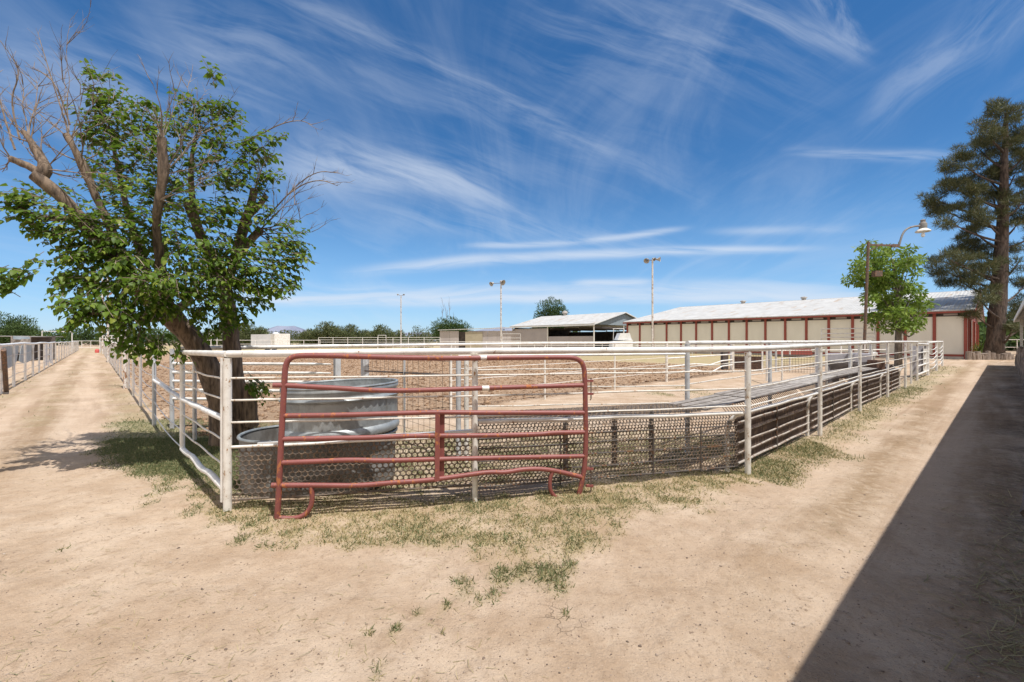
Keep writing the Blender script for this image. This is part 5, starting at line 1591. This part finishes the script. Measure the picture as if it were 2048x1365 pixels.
# white truck cab
tk = thing('flatbed_truck', 'white truck with a headache rack parked in front of the open barn', 'truck', at(1236, 56))
D_ = 56
def tp(px, z, dy=0): return V3(at(px, D_) + Vector((0, dy, 0)), z)
bx = MB(); bx.slab([tp(1217, .6), tp(1257, .6), tp(1257, 1.75), tp(1219, 1.55)], -2.0); bx.build('body', WHITEMETAL, tk, smooth=False)
bx = MB()
bx.slab([tp(1228, 1.72), tp(1256, 1.76), tp(1252, 2.55), tp(1234, 2.55)], -1.8); bx.build('cab', WHITEMETAL, tk, smooth=False)
bx = MB(); bx.slab([tp(1243, 1.85, -.03), tp(1254, 1.85, -.03), tp(1251, 2.42, -.03), tp(1243, 2.42, -.03)], .03); bx.build('window', GREYSHEET, tk, smooth=False)
bx = MB()
for px in (1226, 1247): bx.tube([tp(px, 1.7, -.1), tp(px + 1, 3.1, -.1)], .03, 6)
bx.tube([tp(1225, 3.1, -.1), tp(1248, 3.15, -.1)], .03, 6); bx.build('rack', WHITE, tk)
for px in (1224, 1250): MB().tube([tp(px, .42, -.12), tp(px, .42, .15)], .42, 14).build('wheel', RUBBER, tk)

# overhead pipe frame in front of the barn and at the left driveway
def arch(label, p0, p1, z, r, extra=()):
    o = thing('pipe_arch', label, 'gate frame', p0)
    for p in (p0, p1): MB().tube([V3(p, -.1), V3(p, z)], r, 8).build('post', WHITE, o)
    for q in (z,) + tuple(extra): MB().tube([V3(p0, q), V3(p1, q)], r * .9, 8).build('rail', WHITE, o)
arch('white overhead pipe frame in front of the beige barn behind the yard light', at(1643, 31), at(1749, 29), 2.42, .035, (2.1, 1.85))
arch('white overhead pipe frame beside the left driveway fence', at(84, 62), at(144, 66), 2.95, .06)

# ---- left fence of the left driveway
l2 = thing('pipe_fence', 'white pipe fence with blue grey sheets on the left side of the left driveway', 'fence', Vector((-17.4, 15.8, 0)))
Q0 = Vector((-17.4, 15.8, 0)); QD = Vector((-.9226, 1, 0))
ts = [-4.6, -2.2, 0, 2.6, 4.9, 7.2, 9.6, 11.9, 14.5, 17] + list(np.arange(20, 66, 3.1))
for t_ in ts: post(l2, Q0 + QD * t_, 1.45, .04, WHITE)
bar(l2, [V3(Q0 + QD * t_, 1.49 + .02 * math.sin(t_ * .9)) for t_ in np.arange(-6, 66, 2)], .045, WHITE, 'top_rail')
for z in (1.1, .75, .4):
    bar(l2, [V3(Q0 + QD * t_, z + .03 * math.sin(t_ * 1.7 + z)) for t_ in np.arange(-6, 66, 1)], .01, ROD, 'cable', 5)
for t0, t1, lb in ((-1.6, 2.3, 'larger blue grey hanging sheet on the left driveway fence, nearest'), (2.9, 7.0, 'farther blue grey hanging sheet on the left driveway fence')):
    b = MB(); n = 14
    pa = []
    for k in range(n + 1):
        t_ = lerp(t0, t1, k / n); s_ = k / n
        pa.append((V3(Q0 + QD * t_ + Vector((-.10, -.1, 0)), 1.42), V3(Q0 + QD * t_ + Vector((-.16, -.14, 0)), .80 - .18 * math.sin(s_ * math.pi) ** .6)))
    for k in range(n):
        b.slab([pa[k][0], pa[k + 1][0], pa[k + 1][1], pa[k][1]], .015)
    tag(b.build('hanging_sheet', TARP, None, smooth=False, base=V3(Q0 + QD * t0)), lb, 'sheet', 'sheets hung on the left fence')
b = MB(); b.tube([G(13, 784) - UP * .1, W(7, 700, 13.2)], .06, 8)
tag(b.build('leaning_post', RUST, None, base=G(13, 784)), 'rusty brown post leaning at the left fence, by the picture edge', 'post')
for t_, lb in ((10.4, 'white sheet metal panel on the left fence before the ladder rungs'), (13.2, 'white sheet metal panel on the left fence after the ladder rungs')):
    b = MB(); a_ = Q0 + QD * t_; b_ = Q0 + QD * (t_ + .9)
    b.slab([V3(a_, .15), V3(b_, .15), V3(b_, 1.45), V3(a_, 1.45)], .03)
    tag(b.build('sheet_screen', WHITEMETAL, None, smooth=False, base=a_), lb, 'panel', 'white panels on the left fence')
ld = thing('ladder', 'white pipe ladder rungs in the left fence between two white panels', 'ladder', Q0 + QD * 11.5)
for z in (.35, .75, 1.15): MB().tube([V3(Q0 + QD * 11.3, z), V3(Q0 + QD * 13.2, z)], .03, 6).build('rung', WHITE, ld)
# far end gate
fg = run_fence('white pipe gate closing the far end of the left driveway', at(146, 98), at(200, 95), 3, 1.62, (1.62, .15), .06, rr_=.05, name='end_gate', cat='gate')
b = MB()
for z in (.5, .8, 1.1, 1.35): b.tube([V3(at(146, 98), z), V3(at(200, 95), z)], .018, 4)
b.build('wires', DARKWIRE, fg)
run_fence('white pen rails behind the far right end of the left driveway', at(200, 62), at(250, 55), 4, 2.3, (2.3, 1.9, 1.45), .07, rr_=.045)
b = MB().lathe(V3(lp(56) + Vector((-.5, -.3, 0)), .25), [(.01, -.28), (.22, -.26), (.25, 0), (.20, .20), (.1, .25), (.01, .26)], 14)
tag(b.build('red_ball', PLASTICRED, None, base=lp(56)), 'small red plastic tub against the far left driveway fence', 'tub')

# left sheds
sh = thing('open_shed', 'low dark open shed with a pale roof edge at the far left', 'shed', at(30, 34))
a_, b_ = at(-40, 34), at(60, 36)
b = MB(); b.slab([V3(a_, 2.00), V3(b_, 1.95), V3(b_ + Vector((-1, 4, 0)), 1.99), V3(a_ + Vector((-1, 4, 0)), 2.03)], .04); b.build('roof', WOOD, sh, smooth=False)
b = MB(); wall(b, a_ + Vector((-.5, 2.5, 0)), b_ + Vector((-.5, 2.5, 0)), 0, 2.0, .1); b.build('back_wall', SHADEDARK, sh, smooth=False)
b = MB(); wall(b, at(24, 35.1), at(60, 35.8), .7, 1.76, .08); b.build('front_wall', WOOD, sh, smooth=False)
b = MB(); b.beam(V3(at(24, 34.9), 1.86), V3(b_, 1.80), .08, .24); b.build('fascia', TARP, sh, smooth=False)
for p in (a_, at(24, 34.8), b_): MB().tube([V3(p, -.1), V3(p, 2.0)], .06, 8).build('post', WOOD, sh)

# ---- small pens behind the right lane
wp = thing('mesh_pen', 'brown wire mesh pen panel with a dark wooden post behind the second lane post', 'pen', at(1460, 24.5))
def mesh_panel(o, a, b, zt, name, dx=.12):
    L = (b - a).length; n = int(L / dx)
    m_ = MB()
    for k in range(n + 1):
        p = lerp(a, b, k / n); m_.tube([V3(p, .02), V3(p, zt)], .008, 3, False)
    for z in np.arange(.08, zt + .01, .12): m_.tube([V3(a, z), V3(b, z)], .008, 3, False)
    m_.build(name, DARKWIRE, o)
    MB().tube([V3(a, zt), V3(b, zt)], .025, 6).build('rail', DARKWIRE, o)
p0, p1, p2 = at(1449, 25.2), at(1462, 25), at(1538, 24)
MB().box(V3(p0, .55), (.30, .3, 1.3)).build('wooden_post', SHADEDARK, wp, smooth=False)
mesh_panel(wp, p1, p2, 1.05, 'wire_mesh')
b = MB(); wall(b, p1 + Vector((.3, .6, 0)), p2 + Vector((0, .6, 0)), .05, .75, .05); b.build('plank_wall', BROWNWOOD, wp, smooth=False)
for p in (p1, lerp(p1, p2, .5), p2): MB().tube([V3(p, -.1), V3(p, 1.5)], .05, 8).build('post', GREYPOST, wp)
wq = thing('mesh_pen', 'wire mesh pen panel with grass behind it left of the grey hopper', 'pen', at(1590, 23))
p1, p2 = at(1552, 23.2), at(1632, 22)
mesh_panel(wq, p1, p2, 1.25, 'wire_mesh')
for p in (p1, p2): MB().tube([V3(p, -.1), V3(p, 1.5)], .055, 8).build('post', GREYPOST, wq)
MB().tube([V3(p1 + Vector((0, .3, 0)), .85), V3(p2 + Vector((0, .3, 0)), .85)], .05, 8).build('rail', DARKWIRE, wq)
b = MB(); a_, b_ = at(1553, 30), at(1624, 29)
b.slab([V3(a_, .62), V3(b_, .62), V3(b_ + Vector((0, .1, 0)), 1.0), V3(a_ + Vector((0, .1, 0)), 1.0)], -.5)
rt = b.build('red_trough', TRIM, None, smooth=False, base=a_)
tag(rt, 'long dark red trough behind the wire mesh pens', 'trough')
for i, (px, D, r, h) in enumerate(((1564, 16.5, .04, 1.5), (1534, 18, .05, 1.5), (1636, 15.5, .06, 1.45), (1700, 19, .05, 1.5), (1690, 22, .04, 1.5))):
    pass
st = thing('pipe_fence', 'row of white posts with rails in the inner yard behind the feed bunks', 'fence', at(1534, 18))
pts = [at(1534, 18.0), at(1564, 16.0), at(1634, 14.6)]
for p, r in zip(pts, (.045, .03, .055)): MB().tube([V3(p, -.1), V3(p, 1.5)], r, 10).build('post', WHITE2, st)
for z in (1.49,): MB().tube([V3(p, z) for p in pts], .028, 8).build('rail', WHITE, st)
# long white rail from the arena gate towards the yard light
run_fence('long white top rail from the arena gate to the yard light', A5[6], at(1775, 26.5), 6, 1.55, (1.55, 1.1), .04, rr_=.032)

hp_ = thing('feed_hopper', 'grey sheet metal hopper with a V shaped front behind the lane fence', 'hopper', at(1690, 13.5))
D_ = 14.0
def tq(px, z, D=D_): return V3(at(px, D), z)
b = MB()
b.slab([tq(1652, 1.18), tq(1744, 1.18), tq(1738, .95), tq(1655, .95)], .03)
b.slab([tq(1655, .95), tq(1738, .95), tq(1706, .42, 14.5), tq(1676, .42, 14.5)], .03)
b.slab([tq(1652, 1.18, 14.8), tq(1744, 1.18, 14.8), tq(1744, 1.18), tq(1652, 1.18)], .02)
b.build('front_sheet', GREYSHEET, hp_, smooth=False)
b = MB()
b.slab([tq(1655, .95, 14.02), tq(1676, .42, 14.5), tq(1676, .30, 14.5), tq(1655, .30, 14.02)], .03)
b.slab([tq(1738, .95, 14.02), tq(1738, .30, 14.02), tq(1706, .30, 14.5), tq(1706, .42, 14.5)], .03)
b.build('side_sheet', GREYSHEET, hp_, smooth=False)
for px in (1653, 1702, 1743): MB().tube([tq(px, -.1), tq(px, 1.35)], .035, 8).build('post', WHITE2, hp_)
wb = thing('wooden_box', 'upright brown wooden box with a diagonal brace and white lid beside the yard light', 'box', at(1740, 17))
D_ = 17.0
b = MB(); b.slab([tq(1733, .45), tq(1749, .45), tq(1749, 1.02), tq(1733, 1.02)], -.4); b.build('body', BROWNWOOD, wb, smooth=False)
b = MB(); b.beam(tq(1737, .5, 16.95), tq(1747, .95, 16.95), .03, .09); b.build('brace', WOOD, wb, smooth=False)
b = MB(); b.beam(tq(1733, 1.08, 16.9), tq(1750, 1.14, 16.9), .25, .08); b.build('lid', WHITE, wb, smooth=False)
MB().box(V3(at(1730, 17), .55), (.14, .14, 1.4)).build('post', BROWNWOOD, wb, smooth=False)
ex = thing('grey_screen', 'grey sheet panel with white edging behind the lane gate at the right', 'panel', at(1842, 19.5))
b = MB(); b.slab([V3(at(1822, 19.8), .12), V3(at(1852, 20.6), .12), V3(at(1852, 20.6), 1.38), V3(at(1822, 19.8), 1.38)], .04); b.build('sheet', GREYSHEET, ex, smooth=False)
b = MB(); b.slab([V3(at(1846, 20.3), .12), V3(at(1853, 20.5), .12), V3(at(1853, 20.5), 1.25), V3(at(1846, 20.3), 1.25)], -.03); b.build('edge_board', WHITE2, ex, smooth=False)

# lane gate and the last fence section
lg = thing('pipe_gate', 'small white pipe gate near the far end of the right lane fence', 'gate', P[8])
d = (P[9] - P[8]).normalized()
post(lg, P[9], 1.55, .04, WHITE)
for z, z2, r in ((1.49, 1.44, .04), (1.12, 1.10, .025), (.82, .80, .018), (.58, .57, .035), (.24, .22, .04)):
    bar(lg, [V3(P[8] + d * .06, z), V3(P[9], z2)], r, WHITE, 'bar', 8)
p = lerp(P[8], P[9], .55); bar(lg, [V3(p, .3), V3(p, 1.45)], .02, WHITE, 'upright', 6)
ef = thing('pipe_fence', 'last white fence section with sagging cables at the end of the right lane', 'fence', P[10])
for p in (P[9] + d * .05, P[10], P[11]): post(ef, p, 1.52, .05, WHITE)
bar(ef, [V3(P[9] + d * .05, 1.52), V3(P[10], 1.55), V3(P[11], 1.56)], .045, WHITE, 'top_rail')
bar(ef, [V3(P[11], 1.56), V3(P[11] + D1 * 6, 1.56)], .045, WHITE, 'top_rail')
for z in (1.28, 1.05, .82, .60, .36):
    pts = []
    for a_, b_ in ((P[9] + d * .05, P[10]), (P[10], P[11])):
        for k in range(7): pts.append(V3(lerp(a_, b_, k / 6), z - .12 * math.sin(k / 6 * math.pi)))
    bar(ef, pts, .018, WHITE, 'cable', 6)
    bar(ef, [V3(P[11], z), V3(P[11] + D1 * 6, z)], .018, WHITE, 'cable', 6)

# stump edging round the pine and the white fence behind it
r_ = random.Random(4)
SL = ['pale cut', 'grey split', 'leaning dark', 'short squat', 'broad cracked', 'tall narrow', 'worn brown', 'flat topped', 'small weathered', 'stubby pale', 'rough barked', 'end']
ORD = ['', 'second', 'third', 'fourth', 'fifth', 'sixth', 'seventh', 'eighth', 'ninth', 'tenth', 'eleventh']
XS = [1937, 1945, 1954, 1962, 1969, 1976, 1984, 1992, 2000, 2008, 2015, 2022]
HS = [(.72, .20), (.62, .18), (.70, .26), (.42, .22), (.55, .30), (.75, .17), (.6, .22), (.5, .25), (.38, .18), (.52, .22), (.62, .24), (.45, .2)]
for i, (px, (h, rr_)) in enumerate(zip(XS, HS)):
    D = 38.6 + .02 * i
    b = MB(); p = at(px, D)
    limb(b, [V3(p, -.1), V3(p, h * .5), V3(p + Vector((r_.uniform(-.05, .05), 0, 0)), h)], [rr_ * 1.05, rr_, rr_ * .95], .08, 10, i)
    wh = ('at the barn corner' if i == 0 else 'under the pine, at the stable end' if i == 11 else '%s from the barn corner in the pine edging' % ORD[i])
    tag(b.build('log_stump', LOG, None, base=p), SL[i] + ' log stump ' + wh, 'stump', 'log stumps edging the pine bed')
run_fence('white pipe fence behind the pine trunk at the right', at(1985, 52), at(2060, 50), 3, 1.75, (1.75, .9), .045, rr_=.04)

# ================================================================ grass, stones, clods
def scatter(n, x0, x1, y0, y1, seed, maxd=1e9):
    r = np.random.default_rng(seed)
    x = r.uniform(x0, x1, n); y = r.uniform(y0, y1, n)
    de, gr = grass_density(x, y)
    k = r.random(n) < de * (0.7 + .3 * (de > .5))
    k &= np.abs(x / np.maximum(y, .1)) < 1.25
    return x[k], y[k], gr[k], r
GX, GY, GG, GS = [], [], [], []
for n, x0, x1, y0, y1, seed, s in ((620000, -6.5, 4.8, 2.4, 7.4, 1, 1.05), (190000, 2.5, 14, 5, 16, 2, 1.4), (30000, -8, 6, 7.3, 10.5, 3, 1.3), (16000, 12, 31, 14, 32, 4, 2.6), (26000, -26, -4.5, 7, 26, 5, 1.7)):
    x, y, g_, r = scatter(n, x0, x1, y0, y1, seed)
    GX.append(x); GY.append(y); GG.append(g_); GS.append(np.full(len(x), s))
GX, GY, GG, GS = map(np.concatenate, (GX, GY, GG, GS))
n = len(GX)
lean = rng.normal(size=(n, 2)) * .9
up3 = np.stack([lean[:, 0], lean[:, 1], np.full(n, 1.0)], axis=1)
dryb = rng.random(n) > GG * 1.0
rnd = np.where(dryb, np.clip(rng.normal(.74, .14, n), .5, 1), np.clip(rng.normal(.26, .16, n), 0, .48))
ln = rng.uniform(.012, .034, n) * GS * np.where(dryb, .85, 1.1)
tv = np.array([(-.11, 0, 0), (.11, 0, 0), (.06, .6, .10), (-.06, .6, .10), (0, 1, .35)])
tf = np.array([(0, 1, 2, 3), (3, 2, 4, 4)])
M3 = frames(up3, rng.normal(size=(n, 3)) + np.array([0, 0, .01])) * ln[:, None, None]
T3 = np.stack([GX, GY, ground_z(GX, GY) - .002], axis=1)
tv = np.array([(-.13, 0, 0), (.13, 0, 0), (.04, 1, .25), (-.04, 1, .25)]); tf = np.array([(0, 1, 2, 3)])
v_, f_ = inst(tv, tf, M3, T3)
tag(mesh_np('grass', v_, f_, GRASSM, attrs={'rnd': np.repeat(rnd, 4)}), 'short patchy turf, straw and green, along the fences and under the tree', 'grass', kind='stuff')
print('blades', n)
# taller tufts
X, Y, Gn, Ss = [], [], [], []
r_ = np.random.default_rng(12)
for px, py, rad, q in SPOTS:
    c = G(px, py); s = rad / F * c.y
    k = int(rad * 2.6 * q)
    X.append(c.x + r_.normal(size=k) * s * .55); Y.append(c.y + r_.normal(size=k) * s * .8)
for k in range(60):                                   # clumps at posts and tank
    i = r_.integers(0, 6); t_ = r_.random()
    c = lerp(P[i], P[i + 1], t_) if i else lerp(P[0], P[1], t_)
    c = c + Vector((r_.normal() * .08, r_.normal() * .08 + .05, 0))
    m_ = 26; X.append(c.x + r_.normal(size=m_) * .05); Y.append(c.y + r_.normal(size=m_) * .05)
X = np.concatenate(X); Y = np.concatenate(Y); n = len(X)
M3 = frames(np.stack([r_.normal(size=n) * .6, r_.normal(size=n) * .6, np.ones(n)], axis=1), r_.normal(size=(n, 3))) * r_.uniform(.018, .048, n)[:, None, None]
v_, f_ = inst(np.array([(-.05, 0, 0), (.05, 0, 0), (.02, 1, .25), (-.02, 1, .25)]), tf, M3, np.stack([X, Y, ground_z(X, Y) - .003], axis=1))
rnd = np.where(r_.random(n) < .68, r_.uniform(.02, .45, n), r_.uniform(.55, .95, n))
tag(mesh_np('weeds', v_, f_, GRASSM, attrs={'rnd': np.repeat(rnd, 4)}), 'thin green weeds sprouting in the bare dirt and at the fence posts', 'weeds', kind='stuff')

def lumps(name, label, X, Y, S, m, cat, seed, flat=.6):
    r = np.random.default_rng(seed); n = len(X)
    ico = np.array([(0, 0, 1), (.89, 0, .45), (.28, .85, .45), (-.72, .53, .45), (-.72, -.53, .45), (.28, -.85, .45), (.72, .53, -.45), (-.28, .85, -.45), (-.89, 0, -.45), (-.28, -.85, -.45), (.72, -.53, -.45), (0, 0, -1)])
    fi = np.array([(0, 1, 2), (0, 2, 3), (0, 3, 4), (0, 4, 5), (0, 5, 1), (1, 6, 2), (2, 6, 7), (2, 7, 3), (3, 7, 8), (3, 8, 4), (4, 8, 9), (4, 9, 5), (5, 9, 10), (5, 10, 1), (1, 10, 6), (6, 11, 7), (7, 11, 8), (8, 11, 9), (9, 11, 10), (10, 11, 6)])
    A_ = r.uniform(0, 6.28, n)
    M3 = np.zeros((n, 3, 3)); M3[:, 0, 0] = np.cos(A_); M3[:, 0, 1] = -np.sin(A_); M3[:, 1, 0] = np.sin(A_); M3[:, 1, 1] = np.cos(A_); M3[:, 2, 2] = 1
    sc = np.stack([S * r.uniform(.7, 1.4, n), S * r.uniform(.6, 1.0, n), S * flat * r.uniform(.6, 1.1, n)], axis=1)
    M3 = M3 * sc[:, None, :]
    v, f = inst(ico, fi, M3, np.stack([X, Y, ground_z(X, Y) + S * flat * .25], axis=1))
    v += r.normal(size=v.shape) * np.repeat(S, len(ico))[:, None] * .13
    return tag(mesh_np(name, v, f, m, attrs={'rnd': np.repeat(r.random(n), len(ico))}), label, cat, kind='stuff')
r_ = np.random.default_rng(77)
n = 5200
D = 2.0 / r_.uniform(.10, .95, n); X = D * r_.uniform(-1.2, 1.2, n)
keep = signed(POLY_ARENA, X, D) < 0
S = r_.lognormal(math.log(.0027), .5, n) * (1 + D * .04)
lumps('pebbles', 'loose pebbles and grit on the bare dirt', X[keep], D[keep], np.minimum(S[keep], .013), STONEM, 'pebbles', 1)
n = 46000
X = r_.uniform(-26, 12, n); Y = 7.4 + 34 * r_.random(n) ** 1.5
s = signed(POLY_ARENA, X, Y)
keep = (s > .1) & (np.abs(X / Y) < 1.0)
X, Y = X[keep], Y[keep]
S = r_.lognormal(math.log(.020), .5, len(X)) * (1 + Y * .012)
lumps('soil_clods', 'dark tilled clods of brown arena soil', X, Y, np.minimum(S, .09), CLODM, 'soil', 2, .7)
# dry twigs and straw in the shade at the right edge
X, Y = [], []
n = 900
py = 700 + 660 * r_.random(n) ** 1.0; px = 2060 - np.abs(r_.normal(size=n)) * 70
D = 1448 / (py - 682.5); X = (px - 1024) / F * D
k = D < 14
n = k.sum()
A_ = r_.uniform(0, 6.28, n)
M3 = frames(np.stack([np.cos(A_), np.sin(A_), r_.normal(size=n) * .12], axis=1), np.tile(np.array([0, 0, 1.0]), (n, 1))) * r_.uniform(.05, .16, n)[:, None, None]
v_, f_ = inst(np.array([(-.025, 0, 0), (.025, 0, 0), (.012, 1, .05), (-.012, 1, .05)]), tf, M3, np.stack([X[k], D[k], ground_z(X[k], D[k]) + .006], axis=1))
tag(mesh_np('straw_litter', v_, f_, GRASSM, attrs={'rnd': np.repeat(r_.uniform(.45, .9, n), 4)}), 'scattered dry straw and twigs in the shade at the right edge', 'straw', kind='stuff')

n = 2600
D = 1.9 / r_.uniform(.09, .95, n); X = D * r_.uniform(-1.15, 1.15, n)
k = (signed(POLY_ARENA, X, D) < 0) & (fbm(X, D, .8, 55, 3) > .48)
X, D = X[k], D[k]; n = len(X); A_ = r_.uniform(0, 6.28, n)
M3 = frames(np.stack([np.cos(A_), np.sin(A_), r_.normal(size=n) * .10], axis=1), np.tile(np.array([0, 0, 1.0]), (n, 1))) * (r_.uniform(.015, .06, n) * (1 + D * .04))[:, None, None]
v_, f_ = inst(np.array([(-.03, 0, 0), (.03, 0, 0), (.015, 1, .06), (-.015, 1, .06)]), tf, M3, np.stack([X, D, ground_z(X, D) + .004], axis=1))
tag(mesh_np('straw_bits', v_, f_, GRASSM, attrs={'rnd': np.repeat(r_.uniform(.35, .95, n), 4)}), 'thin bits of straw and grass stems strewn over the sunlit dirt', 'straw', kind='stuff')
